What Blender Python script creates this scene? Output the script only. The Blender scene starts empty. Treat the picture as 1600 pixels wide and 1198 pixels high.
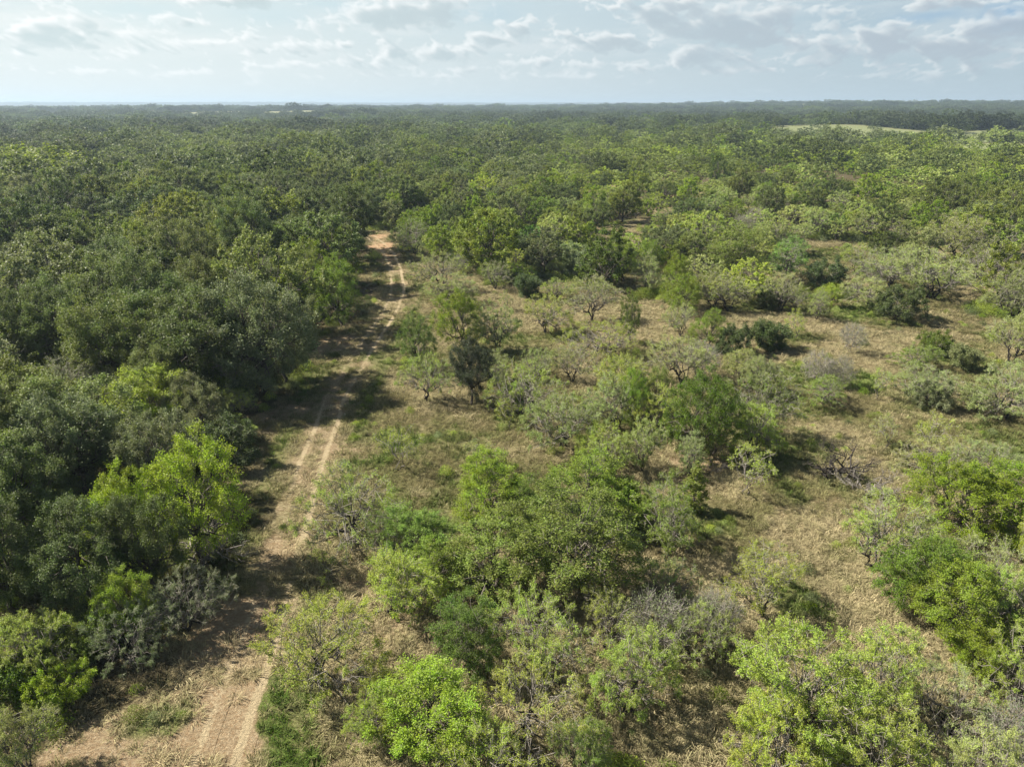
import bpy, math, random
import numpy as np
R = math.radians
C = bpy.context.scene

# ---------------------------------------------------------------- camera, sky, sun, exposure
CAM_H, PITCH, FPX = 25.0, R(21.40), 1110.0            # photo is 1600 x 1198
cam = bpy.data.cameras.new('camera')
cam.sensor_width = 36.0; cam.lens = FPX / 1600 * 36.0
cam.clip_start = 0.5; cam.clip_end = 60000
cam_o = bpy.data.objects.new('camera', cam); C.collection.objects.link(cam_o)
cam_o.location = (0, 0, CAM_H); cam_o.rotation_euler = (math.pi/2 - PITCH, 0, 0)
C.camera = cam_o
SUN_EL, SUN_AZ = R(43), R(-76)                        # azimuth from +Y (camera forward) towards +X
vs = C.view_settings
vs.view_transform = 'Standard'; vs.look = 'None'; vs.gamma = 1; vs.use_curve_mapping = False
vs.exposure = 1.08; GAIN = 2**-vs.exposure
cy = C.cycles
cy.max_bounces = 4; cy.diffuse_bounces = 1; cy.transmission_bounces = 2; cy.glossy_bounces = 2
cy.volume_bounces = 0; cy.use_denoising = True; cy.use_adaptive_sampling = True; cy.adaptive_threshold = 0.012
cy.caustics_reflective = False; cy.caustics_refractive = False

class NT:
    """small helper for writing node trees"""
    def __init__(s, tree):
        s.t = tree; s.n = tree.nodes; s.l = tree.links
    def new(s, typ, **kw):
        nd = s.n.new(typ)
        for k, v in kw.items(): setattr(nd, k, v)
        return nd
    def put(s, sock, v):
        if isinstance(v, bpy.types.NodeSocket): s.l.new(v, sock)
        elif v is not None:
            if isinstance(v, (tuple, list)) and len(v) == 3 and sock.type == 'RGBA': v = (*v, 1)
            sock.default_value = v
    def math(s, op, a, b=None, c=None, clamp=False):
        nd = s.new('ShaderNodeMath', operation=op, use_clamp=clamp)
        s.put(nd.inputs[0], a); s.put(nd.inputs[1], b); s.put(nd.inputs[2], c)
        return nd.outputs[0]
    def vmath(s, op, a, b=None):
        nd = s.new('ShaderNodeVectorMath', operation=op)
        s.put(nd.inputs[0], a); s.put(nd.inputs[1], b)
        return nd.outputs[0]
    def noise(s, vec, scale, detail=4, rough=0.55, dist=0.0, out=0):
        nd = s.new('ShaderNodeTexNoise')
        s.put(nd.inputs['Vector'], vec); nd.inputs['Scale'].default_value = scale
        nd.inputs['Detail'].default_value = detail; nd.inputs['Roughness'].default_value = rough
        nd.inputs['Distortion'].default_value = dist
        return nd.outputs[out]
    def mix(s, f, a, b, blend='MIX'):
        nd = s.new('ShaderNodeMix', data_type='RGBA', blend_type=blend, clamp_factor=True)
        s.put(nd.inputs[0], f); s.put(nd.inputs[6], a); s.put(nd.inputs[7], b)
        return nd.outputs[2]
    def ramp(s, x, lo, hi, a=0.0, b=1.0, smooth=True):
        nd = s.new('ShaderNodeMapRange', interpolation_type='SMOOTHSTEP' if smooth else 'LINEAR')
        s.put(nd.inputs[0], x); nd.inputs[1].default_value = lo; nd.inputs[2].default_value = hi
        nd.inputs[3].default_value = a; nd.inputs[4].default_value = b
        return nd.outputs[0]
    def attr(s, name, typ='GEOMETRY', out='Fac'):
        nd = s.new('ShaderNodeAttribute', attribute_type=typ, attribute_name=name)
        return nd.outputs[out]
    def xyz(s, x, y, z):
        nd = s.new('ShaderNodeCombineXYZ')
        s.put(nd.inputs[0], x); s.put(nd.inputs[1], y); s.put(nd.inputs[2], z)
        return nd.outputs[0]

world = bpy.data.worlds.new('World'); C.world = world; world.use_nodes = True
w = NT(world.node_tree); w.n.clear()
sky = w.new('ShaderNodeTexSky', sky_type='NISHITA'); sky.sun_disc = False
sky.sun_elevation = SUN_EL; sky.sun_rotation = SUN_AZ; sky.altitude = 100; sky.dust_density = 2.0
skyc = w.vmath('SCALE', sky.outputs[0]); skyc.node.inputs['Scale'].default_value = 0.034
gen = w.new('ShaderNodeTexCoord').outputs['Generated']
sp = w.new('ShaderNodeSeparateXYZ'); w.put(sp.inputs[0], gen)
az = w.math('ARCTAN2', sp.outputs[0], sp.outputs[1]); el = w.math('ARCSINE', sp.outputs[2])
azd = w.math('MULTIPLY', az, 57.2958); eld = w.math('MULTIPLY', el, 57.2958)
# smooth value noise for terrain and masks
class VNoise:
    def __init__(s, seed, n=256):
        s.g = np.random.RandomState(seed).rand(n, n); s.n = n
    def __call__(s, x, y):
        x = np.asarray(x, float); y = np.asarray(y, float)
        i = np.floor(x).astype(int); j = np.floor(y).astype(int); fx = x - i; fy = y - j
        fx = fx*fx*(3-2*fx); fy = fy*fy*(3-2*fy); n = s.n; g = s.g
        a = g[i % n, j % n]; b = g[(i+1) % n, j % n]; c = g[i % n, (j+1) % n]; d = g[(i+1) % n, (j+1) % n]
        return (a*(1-fx)+b*fx)*(1-fy) + (c*(1-fx)+d*fx)*fy
def sst(x, a, b):
    t = np.clip((x - a) / (b - a), 0, 1); return t*t*(3-2*t)
def sky_dir(x, y):
    dx, uy = x - 800, 599 - y
    Y_ = FPX*math.cos(PITCH) + uy*math.sin(PITCH); Z_ = -FPX*math.sin(PITCH) + uy*math.cos(PITCH)
    return math.degrees(math.atan2(dx, Y_)), math.degrees(math.atan2(Z_, math.hypot(dx, Y_)))
# heaps of cloud that stand out: photo x, y, half width, half height, strength
HEAPS = [(180,88,30,9,.6),(255,76,34,10,.6),(300,40,30,9,.5),(410,104,30,7,.5),(540,70,26,9,.7),(735,70,22,9,.7),(740,110,34,7,.6),(845,100,30,8,.6),(930,100,28,8,.6),(1010,78,26,9,.7),(1160,92,30,9,.7),(1275,62,26,10,.7),(1350,52,26,9,.6),(1500,70,30,10,.7),(1500,108,34,8,.6),(1400,40,30,8,.5),(1100,110,34,7,.5),(20,60,30,12,.6),(70,52,80,18,.8),(128,60,34,24,.9),(30,80,40,10,.5),(350,2,60,9,1.0),(240,30,50,8,.4),(385,64,34,14,.7),(345,68,50,9,.5),(455,80,62,13,.7),(460,100,50,7,.4),
         (598,30,34,20,1.1),(664,27,56,24,1.35),(560,100,50,11,.7),(612,86,36,17,.9),(700,82,46,14,.95),(515,42,36,14,.5),(765,62,36,12,.7),(812,48,30,20,1.0),(795,96,44,9,.5),
         (885,60,40,13,.9),(962,74,58,15,.95),(955,8,40,10,.9),(1045,24,46,22,1.2),(1072,97,32,15,1.05),(1005,108,44,8,.6),(1150,42,90,24,1.0),(1115,80,70,12,.7),
         (1215,64,60,16,.9),(1322,76,38,13,1.0),(1280,96,50,9,.6),(1250,20,60,12,.5),(1400,70,66,20,.95),(1455,94,52,11,.9),(1360,100,36,8,.5),(1550,48,44,16,1.1),(1482,8,46,9,1.2),
         (1545,80,56,15,.8),(1590,100,40,10,.6),(880,118,70,6,.4),(640,118,70,6,.45),(1180,112,60,7,.45),(300,112,80,6,.4),(120,112,80,7,.4),(1420,118,80,6,.4)]
SKY_AZ, SKY_EL0, SKY_EL1, SKY_W, SKY_H = 56.0, -0.5, 12.0, 2048, 300
def sky_band():
    az = np.linspace(-SKY_AZ, SKY_AZ, SKY_W)[None, :]*np.ones((SKY_H, 1)); el = np.linspace(SKY_EL0, SKY_EL1, SKY_H)[:, None]*np.ones((1, SKY_W))
    na, nb, nc = VNoise(301), VNoise(302), VNoise(303)
    def fb(u, v, o, n, rough=0.55, billow=False):
        t = 0; a = 1.0; s = 0; c, sn = math.cos(0.6), math.sin(0.6)
        for k in range(o):
            q = n(u + 19.3*k + 50, v + 7.7*k + 50); t = t + a*(np.abs(2*q-1) if billow else q); s += a
            u, v = 2.03*(u*c - v*sn), 2.03*(u*sn + v*c); a *= rough
        return t/s
    shrink = 1.0/(0.45 + 0.11*np.clip(el, 0, 9))                     # clouds get smaller towards the horizon
    wu = az + 1.1*(fb(az*.9, el*1.5, 4, nb) - .5); wv = el + 0.6*(fb(az*.9+70, el*1.5, 4, nb) - .5)
    g = np.zeros_like(az)
    for hx, hy, ha, hb, st in HEAPS:
        a0, e0 = sky_dir(hx, hy); aa = (wu-a0)/(ha/FPX*57.3); bb = (wv-e0)/(hb/FPX*57.3)
        bb = np.where(bb < 0, bb*1.6, bb); g = np.maximum(g, st*np.exp(-(aa*aa + bb*bb)) ) + 0.15*st*np.exp(-(aa*aa+bb*bb))
    n1 = fb(wu*.55, wv*1.15, 6, na, .6); bl = fb(wu*1.1*shrink**.5, wv*1.9*shrink**.5, 5, nc, .55, True)
    # outside the pictured part the same sort of clouds go on
    more = sst(np.abs(az), 36, 42)*0.6 + sst(el, 7.2, 8.5)*0.5
    cell = fb(wu*1.25+33, wv*2.3+11, 3, nc, .5)
    f = g*(0.35 + 1.05*sst(cell, .25, .75)) + more*np.clip(n1*2.4-0.9, 0, 1) + (n1-0.5)*1.1 - (0.5-bl)*(-0.75) - 0.16
    T = np.clip((f - 0.16)*1.0, 0, 0.9)
    # light comes from up and to the side of the sun: optical depth on the way there
    od = np.zeros_like(T); px, py = SKY_W/(2*SKY_AZ), SKY_H/(SKY_EL1-SKY_EL0)
    for k in range(1, 25):
        sx, sy = int(round(0.05*k*px)), int(round(0.027*k*py))
        Z = np.zeros_like(T); Z[:SKY_H-sy, sx:] = T[sy:, :SKY_W-sx]; od += Z
    light = np.exp(-0.17*od) + 0.30*(bl-.38) + 0.12*(cell-.5)
    side = sst(az, -36, 40)[..., None]; e = el[..., None]
    def mx(a, b, t): return np.array(a)*(1-t) + np.array(b)*t
    veil = mx((.83,.90,.885), (.46,.575,.64), side)*(1-sst(e, 1, 7)) + mx((.78,.88,.88), (.41,.545,.64), side)*sst(e, 1, 7)
    streak = fb(az*.13, el*.8, 6, nb, .6); st_ = sst(streak, .40, .66)[..., None]*sst(e, 1.0, 5)*0.55
    veil = veil*(1-st_) + mx((.93,.965,.95), (.60,.69,.74), side)*st_
    gap = np.zeros_like(az)
    for hx, hy, ha, hb in [(1590,25,50,16),(1450,28,46,6),(215,18,60,9),(420,22,60,12),(760,22,60,12),(520,8,60,10)]:
        a0, e0 = sky_dir(hx, hy); gap = np.maximum(gap, np.exp(-(((wu-a0)/(ha/FPX*57.3))**2+((wv-e0)/(hb/FPX*57.3))**2)))
    gap = (gap*(0.35+0.65*sst(az, 20, 34)))[..., None]*0.8
    veil = veil*(1-gap) + mx((.58,.80,.86), (.26,.45,.66), side)*gap
    lit = mx((1.12,1.12,1.10), (.88,.92,.92), side); shd = mx((.60,.715,.725), (.43,.50,.575), side)
    L = sst(light, 0.05, 0.85)[..., None]; col = shd*(1-L) + lit*L
    al = (1 - np.exp(-3.4*T))[..., None]*sst(e, 0.0, 2.4)*0.84
    out = veil*(1-al) + col*al
    edge = np.maximum(sst(np.abs(az), 48, 55), sst(el, 9.5, 11.8))
    return out, 1 - edge
# the pictured band of sky is worked out above, as radiance per direction (azimuth, elevation); elsewhere it passes into the plain sky
band, keep = sky_band()
img = bpy.data.images.new('cloud_band', SKY_W, SKY_H, alpha=True, float_buffer=True)
img.colorspace_settings.name = 'Linear Rec.709'
img.pixels.foreach_set(np.concatenate([band, keep[..., None]], -1).astype(np.float32).ravel()); img.update(); img.pack()
uvx = w.math('MULTIPLY_ADD', azd, 1/(2*SKY_AZ), 0.5); uvy = w.math('MULTIPLY_ADD', eld, 1/(SKY_EL1-SKY_EL0), -SKY_EL0/(SKY_EL1-SKY_EL0))
tex = w.new('ShaderNodeTexImage', image=img, extension='EXTEND', interpolation='Cubic'); w.put(tex.inputs[0], w.xyz(uvx, uvy, 0.0))
side = w.ramp(azd, -44, 34)
veil = w.mix(side, (0.80, 0.91, 0.91), (0.42, 0.56, 0.66))
veil = w.mix(w.ramp(w.noise(w.vmath('MULTIPLY', gen, (5, 5, 14)), 1.0, 4, 0.6), 0.45, 0.65, 0, 0.4), veil, (0.8, 0.85, 0.87))
scale = w.vmath('SCALE', veil); scale.node.inputs['Scale'].default_value = GAIN
base = w.mix(w.ramp(eld, 7, 18, 0.94, 0.10), skyc, scale)
bandc = w.vmath('SCALE', tex.outputs[0]); bandc.node.inputs['Scale'].default_value = GAIN
out_c = w.mix(w.math('MULTIPLY', tex.outputs[1], w.ramp(eld, 11.9, 11.95, 1, 0)), base, bandc)
bg = w.new('ShaderNodeBackground'); w.put(bg.inputs[0], out_c); bg.inputs[1].default_value = 1.0
wo = w.new('ShaderNodeOutputWorld'); w.l.new(bg.outputs[0], wo.inputs[0])
world.cycles.sampling_method = 'MANUAL'; world.cycles.sample_map_resolution = 512

sl = bpy.data.lights.new('sun', 'SUN'); sl.energy = 5.0; sl.angle = R(0.5); sl.color = (1.0, 0.92, 0.78)
so = bpy.data.objects.new('sun', sl); C.collection.objects.link(so)
so.rotation_euler = (math.pi/2 - SUN_EL, 0, math.pi - SUN_AZ); so.location = (-60, 30, 80)

# ---------------------------------------------------------------- geometry of the view: photo pixel -> point on the ground
def on_ground(x, y):
    a = PITCH + math.atan((y - 599) / FPX)
    d = (y - 599) / FPX
    z = CAM_H / (math.sin(PITCH) + d * math.cos(PITCH))          # distance along the optical axis
    return np.array([(x - 800) / FPX * z, z * math.cos(PITCH) - d * z * math.sin(PITCH)])
def project(X, Y, Z):
    dz = Z - CAM_H
    zc = Y * math.cos(PITCH) - dz * math.sin(PITCH)
    yc = -(Y * math.sin(PITCH) + dz * math.cos(PITCH))
    return 800 + FPX * X / zc, 599 + FPX * yc / zc, zc

VN = VNoise(5)
def fbm(x, y, o=4):
    t = 0; a = 0.5
    for k in range(o):
        t = t + a * VN(x * 2**k + 17*k, y * 2**k + 31*k); a *= 0.5
    return t / (1 - 0.5**o)

FIELDS = [  # (centre x, y, half length across, half depth, colour)
    (276, 600, 96, 130, 0), (266, 385, 40, 80, 0), (400, 590, 60, 45, 0), (352, 470, 16, 22, 1),
    (-880, 1600, 130, 250, 2), (-590, 1500, 120, 230, 1), (-420, 1480, 60, 180, 1), (-268, 1080, 36, 150, 2), (-350, 1100, 14, 90, 2),
    (1220, 2350, 150, 160, 2), (180, 2150, 190, 110, 1), (480, 2300, 120, 90, 1), (900, 2250, 140, 90, 1)]
def terrain(x, y):
    x = np.asarray(x, float); y = np.asarray(y, float)
    r = np.hypot(x, y); azm = np.degrees(np.arctan2(x, y))
    right = sst(azm, -8, 30)
    z = 0.35 * (fbm(x/14, y/14, 3) - 0.5) * sst(r, 10, 60)
    z = z + (fbm(x/320 + 3, y/320, 3) - 0.5) * 7 * sst(r, 250, 900)
    z = z + sst(r, 900, 2600) * (9 + 10*right + 8*(fbm(x/900, y/900 + 5, 3) - 0.5))
    z = z - sst(r, 3000, 4500) * 22
    z = z + sst(r, 5500, 9000) * (40 + 24*(fbm(x/2600 + 9, y/2600, 4) - 0.5) + 8*(1 - right))
    # a gentle rise under the open field on the far side of the wood
    z = z + 6.8*np.exp(-(((x-290)/170)**2 + ((y-725)/80)**2)) + 4.5*np.exp(-(((x-320)/70)**2 + ((y-450)/45)**2)) + 3.0*np.exp(-(((x-400)/70)**2 + ((y-630)/50)**2))
    for fx, fy, ra, rb, c in FIELDS:
        if fy > 900: z = z + 7.0*np.exp(-(((x-fx)/(ra*1.3))**2 + ((y-fy-rb*0.7)/(rb*0.8))**2))
    return z

# open ground: the clearing and the fields beyond (ground polygons)
def inside(poly, x, y):
    x = np.asarray(x, float); y = np.asarray(y, float); res = np.zeros(x.shape, bool)
    n = len(poly)
    for k in range(n):
        x1, y1 = poly[k]; x2, y2 = poly[(k+1) % n]
        c = ((y1 > y) != (y2 > y)) & (x < (x2-x1)*(y-y1)/((y2-y1) or 1e-9) + x1)
        res ^= c
    return res
CLEAR_PX = [(20,1230),(110,1130),(240,1060),(330,960),(385,850),(395,760),(385,690),(420,645),(480,590),(500,520),(560,498),(575,440),(572,395),(583,366),
            (610,362),(650,400),(700,415),(760,445),(880,440),(960,470),(1080,478),(1170,485),(1260,480),(1340,462),(1420,520),(1600,500),(1900,500),(2100,1250)]
CLEAR = [tuple(on_ground(*p)) for p in CLEAR_PX]
def field_at(x, y):
    m = np.zeros(np.shape(x)); hue = np.zeros(np.shape(x))
    wob = (fbm(x/60, y/60, 3) - 0.5) * 0.7
    for fx, fy, ra, rb, c in FIELDS:
        q = np.hypot((x-fx)/ra, (y-fy)/rb) + wob
        k = 1 - sst(q, 0.85, 1.0)
        hue = np.where(k > m, c, hue); m = np.maximum(m, k)
    return m, hue

TRACK_PX = [(300,1290),(322,1225),(350,1150),(385,1060),(412,983),(424,935),(436,890),(449,850),(462,808),(472,775),(482,740),(496,700),(510,661),(522,624),(548,583),(566,553),(584,525),(604,495),(614,478),(620,460),(621,440),(617,418),(609,400),(600,388),(588,377),(578,369)]
TRK = np.array([on_ground(*p) for p in TRACK_PX])
def resample(P, step):
    # Catmull-Rom through P, then even spacing
    Q = np.vstack([2*P[0]-P[1], P, 2*P[-1]-P[-2]]); out = []
    for i in range(1, len(Q)-2):
        for t in np.linspace(0, 1, 12, endpoint=False):
            a, b, c, d = Q[i-1], Q[i], Q[i+1], Q[i+2]
            out.append(0.5*((2*b)+(-a+c)*t+(2*a-5*b+4*c-d)*t*t+(-a+3*b-3*c+d)*t**3))
    out.append(P[-1]); out = np.array(out)
    s = np.r_[0, np.cumsum(np.hypot(*np.diff(out, axis=0).T))]
    q = np.arange(0, s[-1], step)
    return np.c_[np.interp(q, s, out[:,0]), np.interp(q, s, out[:,1])]
TRK_F = resample(TRK, 0.35)
def track_dist(x, y):
    x = np.asarray(x, float).ravel(); y = np.asarray(y, float).ravel()
    d = np.full(x.shape, 1e9); P = TRK_F[::3]
    for i in range(0, len(x), 20000):
        dx = x[i:i+20000, None]-P[None,:,0]; dy = y[i:i+20000, None]-P[None,:,1]
        d[i:i+20000] = np.sqrt((dx*dx+dy*dy).min(1))
    return d

def ground_masks(x, y):
    """bare soil, green grass, forest floor, field, as four numbers 0..1 per point"""
    x = np.asarray(x, float).ravel(); y = np.asarray(y, float).ravel()
    r = np.hypot(x, y)
    near = (r < 260) & (y > 0)
    bare = np.zeros(x.shape); green = np.zeros(x.shape); wood = np.ones(x.shape)
    xn, yn = x[near], y[near]
    td = track_dist(xn, yn)
    n1 = fbm(xn/3.0, yn/3.0, 4); n2 = fbm(xn/6.5+40, yn/6.5, 4); n3 = fbm(xn/1.2+9, yn/1.2+70, 3)
    jx = (fbm(xn/4+5, yn/4, 3)-0.5)*6; jy = (fbm(xn/4+50, yn/4+8, 3)-0.5)*6
    cl = inside(CLEAR, xn+jx, yn+jy).astype(float)
    b = (1 - sst(td, 0.9, 3.6)) * sst(n1 + 0.5*(n3-0.5), 0.42, 0.70) * 0.62
    for (px, py, rad, amp) in BARE: 
        gx, gy = on_ground(px, py)
        b = np.maximum(b, amp * (1 - sst(np.hypot(xn-gx, yn-gy)/rad + (n1-0.5)*1.4 + (n3-.5)*.6, 0.5, 1.05)))
    g = sst(n2, 0.58, 0.74) * 0.6
    g = np.maximum(g, (1 - sst(np.abs(td - 2.9), 0.2, 1.6)) * sst(n1, 0.46, 0.62) * 0.7)
    gs_ = np.zeros(xn.shape)
    for (px, py, rad, amp) in GREEN:
        gx, gy = on_ground(px, py)
        if py > 1000: gs_ = np.maximum(gs_, amp * (1 - sst(np.hypot(xn-gx, yn-gy)/rad + (n1-0.5)*1.0, 0.7, 1.15)))
        g = np.maximum(g, amp * (1 - sst(np.hypot(xn-gx, yn-gy)/rad + (n1-0.5)*1.6 + (n3-.5)*.8, 0.5, 1.1)))
    b = b*(1 - 0.95*gs_)
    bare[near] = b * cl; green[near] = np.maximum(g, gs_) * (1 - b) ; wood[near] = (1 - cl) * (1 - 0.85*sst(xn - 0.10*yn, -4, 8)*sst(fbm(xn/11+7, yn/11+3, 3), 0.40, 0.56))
    fm, hue = field_at(x, y)
    return bare, green, wood * (1 - fm), fm, hue
BARE = [(330,1150,4.5,1.0),(380,975,3.0,1.0),(250,1190,4,.9),(440,860,2.6,.7),(500,690,3.5,.6),(500,530,4.5,.85),(520,545,3,.7),(597,385,4.2,.95),(592,370,4.5,.9),(604,408,2.6,.7),(200,1185,5,.85),(130,1195,3,.6),(270,1070,3.6,.7),(330,1010,3.2,.75),(400,1100,2.6,.7),(400,800,2.6,.5),(410,740,2.6,.5),(440,640,3,.7),
        (395,690,3,.6),(560,700,3,.6),(540,705,2,.7),(640,470,5,.5),(985,520,4,.5),(660,660,3,.4),(1100,720,2.4,.8),(1060,760,2.5,.5),(700,900,4,.5),(640,970,3.5,.6),(1180,465,3,.6),
        (1010,1120,2,.5),(1290,1000,2,.3),(580,900,2.5,.6)]
GREEN = [(432,1130,1.0,1.0),(440,1165,1.1,1.0),(450,1195,1.2,1),(475,1200,1.0,.9),(428,1095,0.8,1),(430,1060,.6,.9),(615,690,3.2,.95),(580,720,2.0,.9),(545,632,2.2,.8),(595,570,3.5,.7),(612,440,1.6,.9),(640,450,3,.6),
         (1350,490,6,.8),(1240,585,4.5,.7),(1340,600,4,.8),(1500,560,5,.5),(640,570,5,.5),(230,1130,1.2,.8),(265,1125,1.2,.7),(1250,950,2.4,.8),(1230,700,4,.5),(1350,760,3,.4),
         (960,640,5,.5),(820,560,5,.45),(1440,620,4,.5),(1560,700,4,.6),(1420,720,3,.4),(700,800,3,.5),(590,790,3,.5)]

# ---------------------------------------------------------------- materials
def material(name):
    m = bpy.data.materials.new(name); m.use_nodes = True
    t = NT(m.node_tree); t.n.clear()
    return m, t, t.new('ShaderNodeOutputMaterial')

def ground_material():
    m, t, o = material('dry_grass_and_soil')
    pos = t.new('ShaderNodeNewGeometry').outputs['Position']
    bare = t.attr('bare'); green = t.attr('green'); wood = t.attr('wood'); rut = t.attr('rut'); fld = t.attr('field'); hue = t.attr('hue')
    nb = t.noise(pos, 0.22, 5); nm = t.noise(pos, 1.3, 5, 0.6); nf = t.noise(pos, 6.0, 5, 0.7); nx = t.noise(pos, 22.0, 3, 0.7)
    # matted dry grass lies in tangles: stretched noise
    st = t.new('ShaderNodeMapping'); st.inputs['Scale'].default_value = (1.0, 2.6, 1.0); t.put(st.inputs[0], pos)
    mat = t.noise(st.outputs[0], 3.2, 6, 0.65, 1.3)
    dry = t.mix(t.ramp(nm, 0.3, 0.7), (0.35, 0.30, 0.16), (0.49, 0.43, 0.265))
    dry = t.mix(t.ramp(mat, 0.40, 0.66), (0.18, 0.138, 0.070), dry)
    dry = t.mix(t.ramp(nf, 0.56, 0.74), dry, (0.50, 0.42, 0.26))
    olive = t.mix(nm, (0.15, 0.145, 0.065), (0.23, 0.205, 0.10))
    dry = t.mix(t.ramp(nb, 0.46, 0.62, 0, 0.75), dry, olive)
    grn = t.mix(t.ramp(nf, 0.3, 0.7), (0.065, 0.110, 0.020), (0.15, 0.20, 0.045))
    soil = t.mix(t.ramp(nm, 0.3, 0.7), (0.34, 0.262, 0.162), (0.45, 0.36, 0.235))
    soil = t.mix(t.ramp(nf, 0.35, 0.6), (0.29, 0.20, 0.115), soil)
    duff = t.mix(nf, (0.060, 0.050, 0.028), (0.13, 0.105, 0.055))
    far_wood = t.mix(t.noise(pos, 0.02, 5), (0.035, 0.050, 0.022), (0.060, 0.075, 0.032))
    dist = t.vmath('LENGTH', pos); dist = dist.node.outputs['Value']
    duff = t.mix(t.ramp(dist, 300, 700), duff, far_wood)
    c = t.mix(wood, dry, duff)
    c = t.mix(t.math('MULTIPLY', green, t.ramp(nf, 0.25, 0.55)), c, grn)
    c = t.mix(t.ramp(t.math('ADD', bare, t.math('MULTIPLY', t.math('SUBTRACT', nf, 0.5), 0.9)), 0.35, 0.75), c, soil)
    red = t.ramp(t.new('ShaderNodeVectorMath', operation='DISTANCE').outputs['Value'], 10, 26, 0.75, 0.0)
    dn = [n_ for n_ in t.n if n_.bl_idname == 'ShaderNodeVectorMath' and n_.operation == 'DISTANCE'][0]; t.put(dn.inputs[0], pos); dn.inputs[1].default_value = (*map(float, on_ground(595, 382)), 0)
    soil = t.mix(red, soil, (0.46, 0.295, 0.175)); c = t.mix(t.math('MULTIPLY', bare, red), c, (0.46, 0.295, 0.175))
    rutc = t.mix(nm, (0.42, 0.335, 0.205), (0.52, 0.43, 0.28))
    c = t.mix(t.ramp(t.math('ADD', rut, t.math('ADD', t.math('MULTIPLY', t.math('SUBTRACT', nf, 0.5), 1.1), t.math('MULTIPLY', t.math('SUBTRACT', nm, 0.5), 0.9))), 0.28, 0.66), c, rutc)
    fc = t.mix(t.ramp(hue, 0.4, 1.6, smooth=False), (0.185, 0.205, 0.10), (0.25, 0.23, 0.135))
    c = t.mix(fld, c, t.mix(t.ramp(nb, .3, .7), fc, t.mix(0.35, fc, (0.2, 0.24, 0.09))))
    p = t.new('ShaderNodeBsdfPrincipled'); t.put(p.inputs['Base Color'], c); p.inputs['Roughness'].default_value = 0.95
    p.inputs['Specular IOR Level'].default_value = 0.15
    h = t.math('ADD', t.math('MULTIPLY', mat, 0.55), t.math('ADD', t.math('MULTIPLY', nf, 0.22), t.math('MULTIPLY', nx, 0.05)))
    h = t.math('MULTIPLY', h, t.ramp(dist, 150, 500, 1.0, 0.0))
    b = t.new('ShaderNodeBump'); b.inputs['Strength'].default_value = 0.9; b.inputs['Distance'].default_value = 0.45
    t.put(b.inputs['Height'], h); t.l.new(b.outputs[0], p.inputs['Normal'])
    t.l.new(p.outputs[0], o.inputs[0])
    return m
M_GROUND = ground_material()

def leaf_material(name, instanced, gloss=0.32, trans=0.34):
    """colour comes from the tree (object colour, or the tint carried by an instance), varied leaf by leaf"""
    m, t, o = material(name)
    if instanced: col = t.attr('tint', 'INSTANCER', 'Color'); 
    else: col = t.new('ShaderNodeObjectInfo').outputs['Color']
    v = t.attr('vary')
    pos = t.new('ShaderNodeNewGeometry').outputs['Position']
    cl = t.noise(pos, 0.9, 3, 0.5)
    hsv = t.new('ShaderNodeHueSaturation')
    t.put(hsv.inputs['Hue'], t.math('ADD', 0.5, t.math('MULTIPLY', t.math('SUBTRACT', cl, 0.50), 0.08)))
    t.put(hsv.inputs['Saturation'], t.math('MULTIPLY_ADD', v, 0.22, 0.96))
    t.put(hsv.inputs['Value'], t.math('MULTIPLY', t.math('MULTIPLY_ADD', v, 0.56, 0.72), t.math('MULTIPLY_ADD', cl, 0.9, 0.55)))
    t.put(hsv.inputs['Color'], col)
    c = hsv.outputs[0]
    p = t.new('ShaderNodeBsdfPrincipled'); t.put(p.inputs['Base Color'], c); p.inputs['Roughness'].default_value = 0.55
    p.inputs['Specular IOR Level'].default_value = gloss
    tr = t.new('ShaderNodeBsdfTranslucent'); t.put(tr.inputs[0], t.mix(0.6, c, (1.25, 1.3, 0.5), 'MULTIPLY'))
    mx = t.new('ShaderNodeMixShader'); mx.inputs[0].default_value = trans
    t.l.new(p.outputs[0], mx.inputs[1]); t.l.new(tr.outputs[0], mx.inputs[2]); t.l.new(mx.outputs[0], o.inputs[0])
    return m
M_LEAF = leaf_material('leaves', False)
M_LEAF_I = leaf_material('leaves_of_far_trees', True)

def bark_material(name, dark, grey):
    m, t, o = material(name)
    pos = t.new('ShaderNodeTexCoord').outputs['Object']
    n = t.noise(pos, 9.0, 5, 0.7)
    c = t.mix(t.attr('twig'), dark, grey)
    c = t.mix(t.ramp(n, 0.3, 0.75), t.mix(1.0, c, (0.55, 0.52, 0.5), 'MULTIPLY'), c)
    p = t.new('ShaderNodeBsdfPrincipled'); t.put(p.inputs['Base Color'], c); p.inputs['Roughness'].default_value = 0.9
    b = t.new('ShaderNodeBump'); b.inputs['Strength'].default_value = 0.6; b.inputs['Distance'].default_value = 0.03
    t.put(b.inputs['Height'], n); t.l.new(b.outputs[0], p.inputs['Normal'])
    t.l.new(p.outputs[0], o.inputs[0])
    return m
M_BARK = {'oak': bark_material('oak_bark', (0.11, 0.095, 0.08), (0.36, 0.33, 0.29)),
          'dark': bark_material('dark_mesquite_bark', (0.045, 0.038, 0.032), (0.52, 0.49, 0.44)),
          'dead': bark_material('weathered_dead_wood', (0.24, 0.22, 0.20), (0.50, 0.47, 0.43)),
          'char': bark_material('blackened_dead_wood', (0.035, 0.030, 0.027), (0.13, 0.115, 0.10))}

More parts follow.
